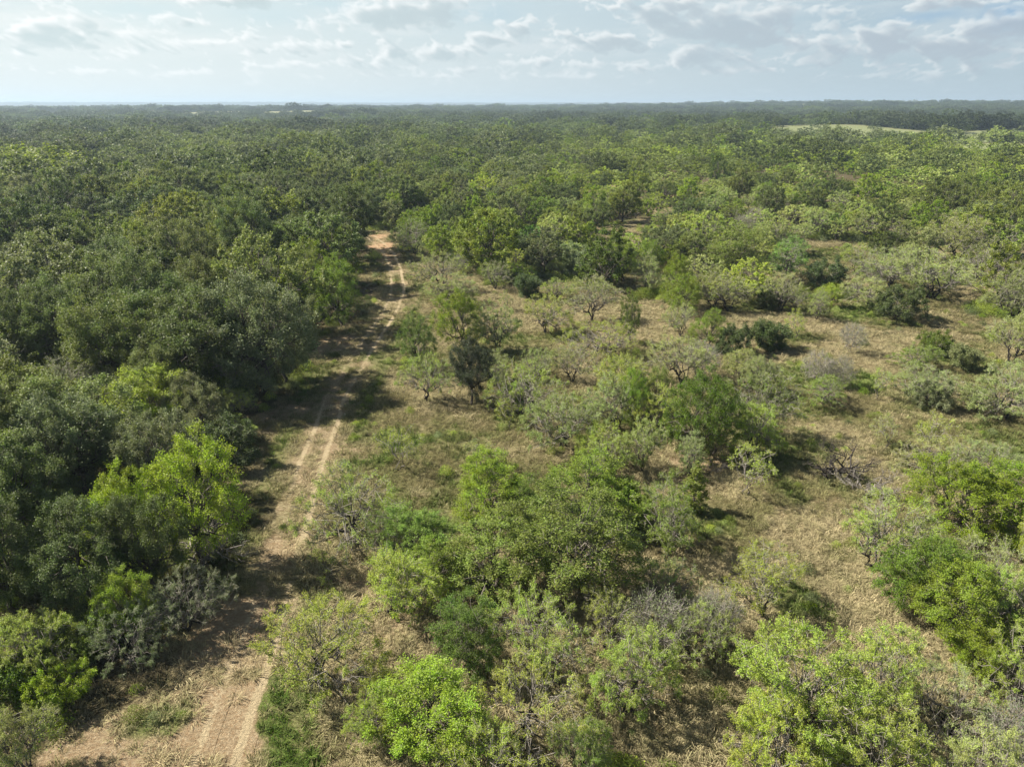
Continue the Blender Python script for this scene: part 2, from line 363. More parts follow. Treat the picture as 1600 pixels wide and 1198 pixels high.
def grass_material(name, typ):
    m, t, o = material(name)
    col = t.attr('tint', 'INSTANCER', 'Color'); v = t.attr('vary')
    hsv = t.new('ShaderNodeHueSaturation'); t.put(hsv.inputs['Value'], t.math('MULTIPLY_ADD', v, 0.9, 0.55)); t.put(hsv.inputs['Color'], col)
    d = t.new('ShaderNodeBsdfDiffuse'); t.put(d.inputs[0], hsv.outputs[0])
    tr = t.new('ShaderNodeBsdfTranslucent'); t.put(tr.inputs[0], hsv.outputs[0])
    mx = t.new('ShaderNodeMixShader'); mx.inputs[0].default_value = 0.3
    t.l.new(d.outputs[0], mx.inputs[1]); t.l.new(tr.outputs[0], mx.inputs[2]); t.l.new(mx.outputs[0], o.inputs[0])
    return m
M_GRASS = grass_material('grass_blades', 0)

# ---------------------------------------------------------------- mesh helpers
def mesh_from(name, V, F, mat, attrs=None, smooth=False):
    """F: (n,4) or (n,3) int array; attrs: {name: (domain, values)}"""
    me = bpy.data.meshes.new(name); V = np.asarray(V, np.float32); F = np.asarray(F, np.int32)
    k = F.shape[1]
    me.vertices.add(len(V)); me.vertices.foreach_set('co', V.ravel())
    me.loops.add(F.size); me.loops.foreach_set('vertex_index', F.ravel())
    me.polygons.add(len(F)); me.polygons.foreach_set('loop_start', np.arange(0, F.size, k, dtype=np.int32))
    me.polygons.foreach_set('loop_total', np.full(len(F), k, np.int32))
    if smooth: me.polygons.foreach_set('use_smooth', np.ones(len(F), bool))
    me.update(calc_edges=True)
    for n, (dom, val) in (attrs or {}).items():
        a = me.attributes.new(n, 'FLOAT', dom); a.data.foreach_set('value', np.asarray(val, np.float32).ravel())
    me.materials.append(mat)
    return me
def link(name, data, parent=None):
    o = bpy.data.objects.new(name, data); C.collection.objects.link(o)
    if parent: o.parent = parent
    return o
def mark(o, label=None, cat=None, group=None, kind=None):
    if label: o['label'] = label
    if cat: o['category'] = cat
    if group: o['group'] = group
    if kind: o['kind'] = kind
    return o

# ---------------------------------------------------------------- the setting: ground sheet and track
def build_ground():
    N = 860; k = math.asinh(12500/26.0)
    u = np.linspace(-1, 1, N); gx = 26*np.sinh(k*u)
    X, Y = np.meshgrid(gx + 8, gx + 48)
    x, y = X.ravel(), Y.ravel(); z = terrain(x, y)
    i = np.arange(N*N).reshape(N, N)
    F = np.stack([i[:-1,:-1], i[:-1,1:], i[1:,1:], i[1:,:-1]], -1).reshape(-1, 4)
    b, g, wd, f, h = ground_masks(x, y)
    me = mesh_from('ground', np.c_[x, y, z], F, M_GROUND, {'bare': ('POINT', b), 'green': ('POINT', g), 'wood': ('POINT', wd), 'field': ('POINT', f), 'hue': ('POINT', h)}, True)
    mark(link('ground', me), kind='structure')
build_ground()

def build_track():
    P = TRK_F; T = np.gradient(P, axis=0); T /= np.linalg.norm(T, axis=1)[:, None]; Nn = np.c_[T[:,1], -T[:,0]]
    Vs, Fs, ruts = [], [], []; off = 0
    prof = np.linspace(-0.62, 0.62, 9)
    for s, side in enumerate((-0.86, 0.86)):
        arc = np.arange(len(P))*0.35
        wob = (fbm(arc/5 + 60*s, arc*0 + 3, 2)-0.5)*0.35
        for j, q in enumerate(prof):
            c = P + Nn*(side + q + wob)[:, None] if np.ndim(wob) else P
            Vs.append(np.c_[c, terrain(c[:,0], c[:,1]) + 0.012])
            ky = [1300, 1150, 1080, 1010, 960, 905, 880, 800, 740, 680, 640, 610, 560, 500, 440, 400, 370]
            kw = [[.75, .70, .30, .50, .55, .10, .15, .30, .75, .85, .70, .35, .35, .5, .6, .6, .6], [.75, .80, .85, .80, .55, .30, .80, .85, .85, .85, .8, .5, .6, .7, .85, .75, .6]][s]
            pyt = project(P[:,0], P[:,1], 0.0)[1]
            wear = np.interp(-pyt, [-q_ for q_ in ky], kw)*(0.55 + 0.85*fbm(arc/3.5 + 13*s, arc*0 + 9, 3))
            ruts.append(np.clip(1 - (abs(q)/0.33)**2, -0.2, 1) * wear)
        n = len(P); i = np.arange(len(prof)*n).reshape(len(prof), n) + off
        Fs.append(np.stack([i[:-1,:-1], i[:-1,1:], i[1:,1:], i[1:,:-1]], -1).reshape(-1, 4)); off += len(prof)*n
    V = np.vstack(Vs); F = np.vstack(Fs)[:, ::-1]
    b, g, wd, f, h = ground_masks(V[:,0], V[:,1])
    me = mesh_from('dirt_track', V, F, M_GROUND, {'bare': ('POINT', b), 'green': ('POINT', g), 'wood': ('POINT', wd), 'field': ('POINT', f), 'hue': ('POINT', h), 'rut': ('POINT', np.concatenate(ruts))}, True)
    o = mark(link('dirt_track', me), kind='structure')
build_track()

# ---------------------------------------------------------------- trees
def tube(path, r0, r1, sides=5):
    path = np.asarray(path, float); n = len(path)
    T = np.gradient(path, axis=0); T /= np.linalg.norm(T, axis=1)[:, None] + 1e-9
    ref = np.array([0, 0, 1.0]) if abs(T[0][2]) < 0.9 else np.array([1.0, 0, 0])
    A = np.cross(T, ref); A /= np.linalg.norm(A, axis=1)[:, None] + 1e-9; B = np.cross(T, A)
    rr = np.linspace(r0, r1, n); th = np.arange(sides)*2*math.pi/sides
    V = path[:, None, :] + rr[:, None, None]*(np.cos(th)[None, :, None]*A[:, None, :] + np.sin(th)[None, :, None]*B[:, None, :])
    i = np.arange(n*sides).reshape(n, sides); j = np.roll(i, -1, 1)
    F = np.stack([i[:-1], j[:-1], j[1:], i[1:]], -1).reshape(-1, 4)
    return V.reshape(-1, 3), F, np.repeat(rr, sides)
class Wood:
    def __init__(s): s.V, s.F, s.R, s.n = [], [], [], 0
    def add(s, path, r0, r1, sides=5):
        V, F, rr = tube(path, r0, r1, sides); s.V.append(V); s.F.append(F + s.n); s.R.append(rr); s.n += len(V)
    def mesh(s, name, mat, thick=0.05):
        R_ = np.concatenate(s.R)
        return mesh_from(name, np.vstack(s.V), np.vstack(s.F), mat, {'twig': ('POINT', 1 - np.clip(R_/thick, 0, 1))}, True)
def limb(rs, a, b, n=6, wig=0.12, sag=0.0):
    a = np.asarray(a, float); b = np.asarray(b, float); L = np.linalg.norm(b-a)
    t = np.linspace(0, 1, n)[:, None]; P = a + (b-a)*t
    o = rs.randn(n, 3)*wig*L*0.5; o[0] = 0; o[-1] = 0
    P = P + o*np.sin(math.pi*t)**0.5; P[:, 2] += sag*L*np.sin(math.pi*t[:, 0])
    return P

def build_tree_meshes(name, seed, H, W, clumps, leaves, leaf, aspect, clump_r, stems=1, fork=0.25, low=0.25, top=1.0, flat=0.0,
                      droop=0.0, bark='oak', twigs=5, trunk_r=0.16, open_=0.0, cone=0.0, spray=0.5, up=0.35, leaf_var=0.4, wig=0.16, ragged=0.25, twig_r=0.013, zflat=1.0):
    rs = np.random.RandomState(seed)
    # clump centres inside an uneven envelope
    zc0, zc1 = low*H, top*H; cz = (zc0+zc1)/2; hz = (zc1-zc0)/2
    lob = rs.rand(7, 3)*2-1; lob /= np.linalg.norm(lob, axis=1)[:, None]; la = rs.rand(7)*ragged*2 - ragged
    cand = []
    want_d = 1.75*(W*W*hz*2/ max(clumps, 1))**(1/3)*0.36
    tries = 0
    while len(cand) < clumps and tries < clumps*120:
        tries += 1
        d = rs.randn(3); d /= np.linalg.norm(d)
        if d[2] < -0.35 and rs.rand() < 0.75: continue
        e = 1 + sum(a*max(0, float(d@l))**3 for a, l in zip(la, lob))
        rr = (0.30 + 0.70*rs.rand()**0.45) * e
        p = np.array([d[0]*W/2*rr, d[1]*W/2*rr, d[2]*hz*rr])
        if cone: 
            sc = 1 - cone*(p[2]/hz*0.5+0.5); p[0] *= sc; p[1] *= sc
        if flat: p[2] += flat*hz*(1 - (np.hypot(p[0], p[1])/(W/2))**2) - flat*hz*0.5
        p[2] += cz
        if not cand or ((np.array(cand)-p)**2).sum(1).min() > want_d*want_d: cand.append(p)
        elif tries % 40 == 0: want_d *= 0.97
    cand = np.array(cand); K = len(cand)
    wd = Wood()
    # stems, limbs, boughs
    stem_pts = []
    for s in range(stems):
        ang = rs.rand()*2*math.pi; spread = (0.08 if stems == 1 else 0.45)*fork*H
        base = np.array([math.cos(ang), math.sin(ang), 0])*(0 if stems == 1 else trunk_r*0.8)
        topp = np.array([math.cos(ang)*spread, math.sin(ang)*spread, fork*H*(0.85+0.3*rs.rand())])
        P = limb(rs, base + np.array([0, 0, -0.25]), topp, 6, wig)
        wd.add(P, trunk_r*(1.25 if stems == 1 else 1.0), trunk_r*0.72, 8 if stems == 1 else 6)
        stem_pts.append(topp)
    nl = max(3, min(9, K//6)); seeds = cand[rs.choice(K, nl, replace=False)]
    for _ in range(3):
        lab = np.argmin(((cand[:, None]-seeds[None])**2).sum(-1), 1)
        seeds = np.array([cand[lab == k].mean(0) if (lab == k).any() else seeds[k] for k in range(nl)])
    for k in range(nl):
        m = cand[lab == k]
        if not len(m): continue
        st = stem_pts[int(np.argmin([np.linalg.norm((s_-seeds[k])[:2]) for s_ in stem_pts]))] if stems > 1 else stem_pts[0]
        node = st + (seeds[k]-st)*0.62; node[2] -= 0.06*H*rs.rand()
        P = limb(rs, st, node, 6, wig*1.2, 0.06); r1 = trunk_r*0.32
        wd.add(P, trunk_r*0.62, r1, 6)
        for c in m:
            j = rs.randint(3, 6); a = P[j]
            wd.add(limb(rs, a, c, 5, wig*1.3, 0.05), r1*0.8, max(0.012, r1*0.22), 4)
    # twigs and leaves
    LP, LA, LS = [], [], []
    per = leaves // K
    for c in cand:
        out = c - np.array([0, 0, cz*0.8]); out /= np.linalg.norm(out)+1e-9
        cr = clump_r*(0.65+0.7*rs.rand()); kk = max(3, int(per*(cr/clump_r)**1.6*(1-open_*rs.rand())))
        nt = max(4, twigs + rs.randint(0, 3))
        D = rs.randn(nt, 3)*np.array([1, 1, zflat]) + out*0.9*np.array([1, 1, zflat]) + np.array([0, 0, up]); D /= np.linalg.norm(D, axis=1)[:, None]
        L = cr*(0.6+0.6*rs.rand(nt))
        E = c + D*L[:, None]; E[:, 2] -= droop*L*0.5
        for q in range(nt):
            if twigs >= 1: wd.add(limb(rs, c, E[q], 3, 0.25), twig_r, twig_r*0.45, 3)
        tq = rs.randint(0, nt, kk); s = rs.rand(kk)**0.6
        p = c + (E[tq]-c)*s[:, None] + rs.randn(kk, 3)*cr*0.20*spray*2
        p[:, 2] -= droop*cr*0.35*s*rs.rand(kk)
        a = D[tq] + rs.randn(kk, 3)*0.8; a[:, 2] *= 0.6*zflat; a[:, 2] -= droop*1.2; a /= np.linalg.norm(a, axis=1)[:, None]
        LP.append(p); LA.append(a); LS.append(leaf*(1-leaf_var/2+leaf_var*rs.rand(kk)))
    P = np.vstack(LP); A = np.vstack(LA); S = np.concatenate(LS)[:, None]
    P[:, 2] = np.maximum(P[:, 2], 0.08)
    N_ = rs.randn(len(P), 3)*0.55 + np.array([0, 0, 0.9]); B = np.cross(N_, A); B /= np.linalg.norm(B, axis=1)[:, None]+1e-9
    q = np.stack([P-A*S*0.5, P+B*S*aspect*0.5-A*S*0.05, P+A*S*0.5, P-B*S*aspect*0.5-A*S*0.05], 1).reshape(-1, 3)
    F = np.arange(len(q)).reshape(-1, 4)
    trunk = wd.mesh(name + '_trunk', M_BARK[bark])
    crown = (q, F, rs.rand(len(F)))
    return trunk, crown, (H, W)

PROTO = {}
def proto(key, inst=False, **kw):
    trunk, (q, F, v), hw = build_tree_meshes(key, **kw)
    crown = mesh_from(key + '_crown', q, F, M_LEAF_I if inst else M_LEAF, {'vary': ('FACE', v)})
    PROTO[key] = (trunk, crown, hw)

OAK = dict(clumps=84, leaf=0.135, aspect=0.62, clump_r=0.78, fork=0.3, low=0.2, bark='oak', twigs=7, trunk_r=0.20, spray=0.5, ragged=0.65)
for i in range(5): proto(f'oak{i}', seed=10+i, H=8.5, W=8.5, leaves=46000, **OAK)
BRD = dict(clumps=78, leaf=0.095, aspect=0.6, clump_r=0.66, fork=0.22, low=0.06, bark='oak', twigs=7, trunk_r=0.13, spray=0.42, cone=0.25, ragged=0.75, up=0.4, open_=0.6, twig_r=0.015)
for i in range(4): proto(f'brd{i}', seed=30+i, H=7.0, W=5.5, leaves=[54000, 42000, 48000, 36000][i], **BRD)
MSQ = dict(clumps=104, leaf=0.085, aspect=0.38, clump_r=0.50, stems=3, fork=0.24, low=0.22, bark='dark', twigs=8, trunk_r=0.10, droop=0.0, flat=0.30, spray=0.27, open_=0.8, wig=0.26, ragged=1.0, twig_r=0.016, up=0.05, zflat=0.55)
for i in range(8): proto(f'msq{i}', seed=50+i, H=4.0, W=6.5, leaves=[62000, 42000, 70000, 36000, 54000, 46000, 66000, 32000][i], **MSQ)
SPR = dict(clumps=30, leaf=0.10, aspect=0.32, clump_r=0.36, stems=2, fork=0.4, low=0.30, bark='dark', twigs=7, trunk_r=0.045, droop=0.15, spray=0.4, open_=0.9, wig=0.22, ragged=0.5)
for i in range(3): proto(f'spr{i}', seed=70+i, H=3.0, W=2.8, leaves=5200, **SPR)
BSH = dict(clumps=50, leaf=0.12, aspect=0.6, clump_r=0.5, stems=4, fork=0.12, low=0.02, top=1.0, bark='dark', twigs=9, trunk_r=0.06, spray=0.5, ragged=0.5, twig_r=0.015)
for i in range(3): proto(f'bsh{i}', seed=80+i, H=2.6, W=4.0, leaves=20000, **BSH)
BAR = dict(clumps=60, leaf=0.12, aspect=0.4, clump_r=0.75, stems=3, fork=0.28, low=0.25, bark='dead', twigs=15, trunk_r=0.07, spray=0.5, open_=0.9, wig=0.26, flat=0.3, twig_r=0.015)
for i in range(3): proto(f'bar{i}', seed=90+i, H=3.6, W=4.6, leaves=5000, **BAR)
CON = dict(clumps=40, leaf=0.13, aspect=0.4, clump_r=0.35, fork=0.3, low=0.06, bark='oak', twigs=6, trunk_r=0.06, spray=0.4, cone=0.85, up=0.8)
proto('con0', seed=99, H=4.0, W=2.2, leaves=6000, **CON)
# lighter versions of the same kinds for farther trees
for i in range(3):
    a = dict(OAK); a.update(leaf=0.23, twigs=2, clumps=70); proto(f'moak{i}', seed=110+i, H=8.5, W=8.5, leaves=16000, **a)
    a = dict(MSQ); a.update(leaf=0.21, aspect=0.40, twigs=3, clumps=110); proto(f'mmsq{i}', seed=130+i, H=4.0, W=6.5, leaves=18000, **a)
    a = dict(BRD); a.update(leaf=0.21, twigs=2, clumps=60); proto(f'mbrd{i}', seed=120+i, H=7.0, W=5.5, leaves=13000, **a)
for i in range(3):
    a = dict(OAK); a.update(leaf=0.46, twigs=0, clumps=60, clump_r=0.95, low=0.1, ragged=0.3); proto(f'foak{i}', True, seed=140+i, H=8.5, W=8.5, leaves=3400, **a)
for i in range(2):
    a = dict(MSQ); a.update(leaf=0.42, aspect=0.5, twigs=0, clumps=44, clump_r=0.8, low=.1, open_=0.4); proto(f'fmsq{i}', True, seed=150+i, H=4.6, W=6.5, leaves=2600, **a)
    a = dict(BRD); a.update(leaf=0.42, twigs=0, clumps=46, clump_r=0.8); proto(f'fbrd{i}', True, seed=160+i, H=7.0, W=5.5, leaves=2400, **a)

a = dict(MSQ); a.update(leaf=0.15, twigs=0, clumps=90); proto('nmsq0', True, seed=171, H=4.0, W=6.5, leaves=22000, **a)
COL = {  # albedo of the leaves
 'oak': (0.180, 0.222, 0.084), 'oakd': (0.142, 0.185, 0.070), 'oakg': (0.206, 0.240, 0.122), 'brd': (0.225, 0.305, 0.052), 'brdd': (0.140, 0.200, 0.042),
 'olive': (0.218, 0.265, 0.068), 'lime': (0.300, 0.400, 0.070), 'yel': (0.305, 0.410, 0.064), 'msq': (0.385, 0.470, 0.110), 'msqg': (0.370, 0.435, 0.165),
 'grn': (0.245, 0.340, 0.080), 'vivid': (0.205, 0.350, 0.080), 'blue': (0.070, 0.090, 0.060), 'dk': (0.105, 0.142, 0.058), 'grey': (0.240, 0.285, 0.155)}
NAMES = {'oak': ('oak_tree', 'oak tree'), 'brd': ('broadleaf_tree', 'broadleaf tree'), 'msq': ('mesquite_tree', 'mesquite'), 'spr': ('sapling', 'sapling'),
         'bsh': ('shrub', 'shrub'), 'bar': ('bare_tree', 'bare tree'), 'con': ('young_cedar', 'cedar')}
rng = random.Random(7)
HAND = []   # (x, y, radius) of every tree placed
COUNT = {}
def place_tree(sp, x, y, H, W, col, label, group=None, mid=False, rot=None, lean=0.0, jit=0.10, variant=None):
    nvar = {'oak': 5, 'brd': 4, 'msq': 8, 'spr': 3, 'bsh': 3, 'bar': 3, 'con': 1}[sp]
    key = f'm{sp}{rng.randrange(3)}' if mid and sp in ('oak', 'msq', 'brd') else f'{sp}{rng.randrange(nvar) if variant is None else variant}'
    trunk, crown, (h0, w0) = PROTO[key]
    root = bpy.data.objects.new(NAMES[sp][0], None); C.collection.objects.link(root)
    root.empty_display_size = 0.3
    root.location = (x, y, float(terrain(x, y)) - 0.02)
    root.rotation_euler = (rng.uniform(-.10, .10), rng.uniform(-.10, .10), rot if rot is not None else rng.uniform(0, 6.283))
    root.scale = (W/w0*rng.uniform(.92, 1.08), W/w0*rng.uniform(.92, 1.08), H/h0)
    mark(root, label, NAMES[sp][1], group)
    link('trunk', trunk, root)
    c = link('crown', crown, root)
    k = rng.uniform(1-jit, 1+jit); b = COL[col]
    c.color = (min(1, b[0]*k*rng.uniform(.93, 1.07)), min(1, b[1]*k), min(1, b[2]*k*rng.uniform(.88, 1.12)), 1)
    HAND.append((x, y, W/2)); COUNT[sp] = COUNT.get(sp, 0) + 1
    return root
TALL = {'msq': (0.72, 0.9), 'brd': (1.5, 1.2), 'oak': (1.1, 1.0), 'bsh': (0.65, 0.5), 'spr': (1.2, 0.6), 'bar': (0.9, 0.6), 'con': (2.2, 0.5)}
def fit(sp, xl, xr, yt, yb):
    """size and foot of a tree whose outline in the photo spans this box: the lower edge is its foot or the near rim of its crown, whichever hangs lower;
    where that would make it too tall for its kind the lower part is hidden by others, and the foot is found from the top instead"""
    X, Y = on_ground((xl+xr)/2, yb); A = np.linspace(0, math.pi, 13)
    def top_at(Y, h, W): return min(project(X, Y + W/2*0.92*math.cos(a), 0.56*h + 0.43*h*math.sin(a))[1] for a in A)
    for it in range(12):
        lo, hi = 0.5, 16.0
        for _ in range(22):
            h = (lo+hi)/2; zc = project(X, Y, 0.55*h)[2]; W = (xr-xl)/FPX*zc
            if top_at(Y, h, W) < yt: hi = h
            else: lo = h
        low = max(project(X, Y - W/2*0.92*math.cos(a), 0.56*h - 0.40*h*math.sin(a))[1] for a in A)
        low = max(low, project(X, Y, 0)[1])
        Y += (low - yb) * 0.6 * (zc / FPX) / 0.5
        X = ((xl+xr)/2 - 800)/FPX*project(X, Y, 0.5*h)[2]
    ka, kb = TALL[sp] if not (sp == 'brd' and yt > 690 and xl > 500) else (0.72, 0.9); lim = {'oak': 11, 'brd': 9, 'msq': 6.5, 'spr': 3.6, 'bsh': 3.6, 'bar': 5, 'con': 5}[sp]
    if h > min(lim, ka*W + kb) and yb < 1196 or h > min(lim, ka*W + kb)*1.1:
        a_, b_ = Y, Y*1.35
        for _ in range(24):
            Y = (a_+b_)/2; zc = project(X, Y, 2.0)[2]; W = (xr-xl)/FPX*zc; h = min(lim, ka*W + kb)
            X = ((xl+xr)/2 - 800)/FPX*zc
            if top_at(Y, h, W) > yt: a_ = Y
            else: b_ = Y
    return X, Y, max(h, 0.40*W), W

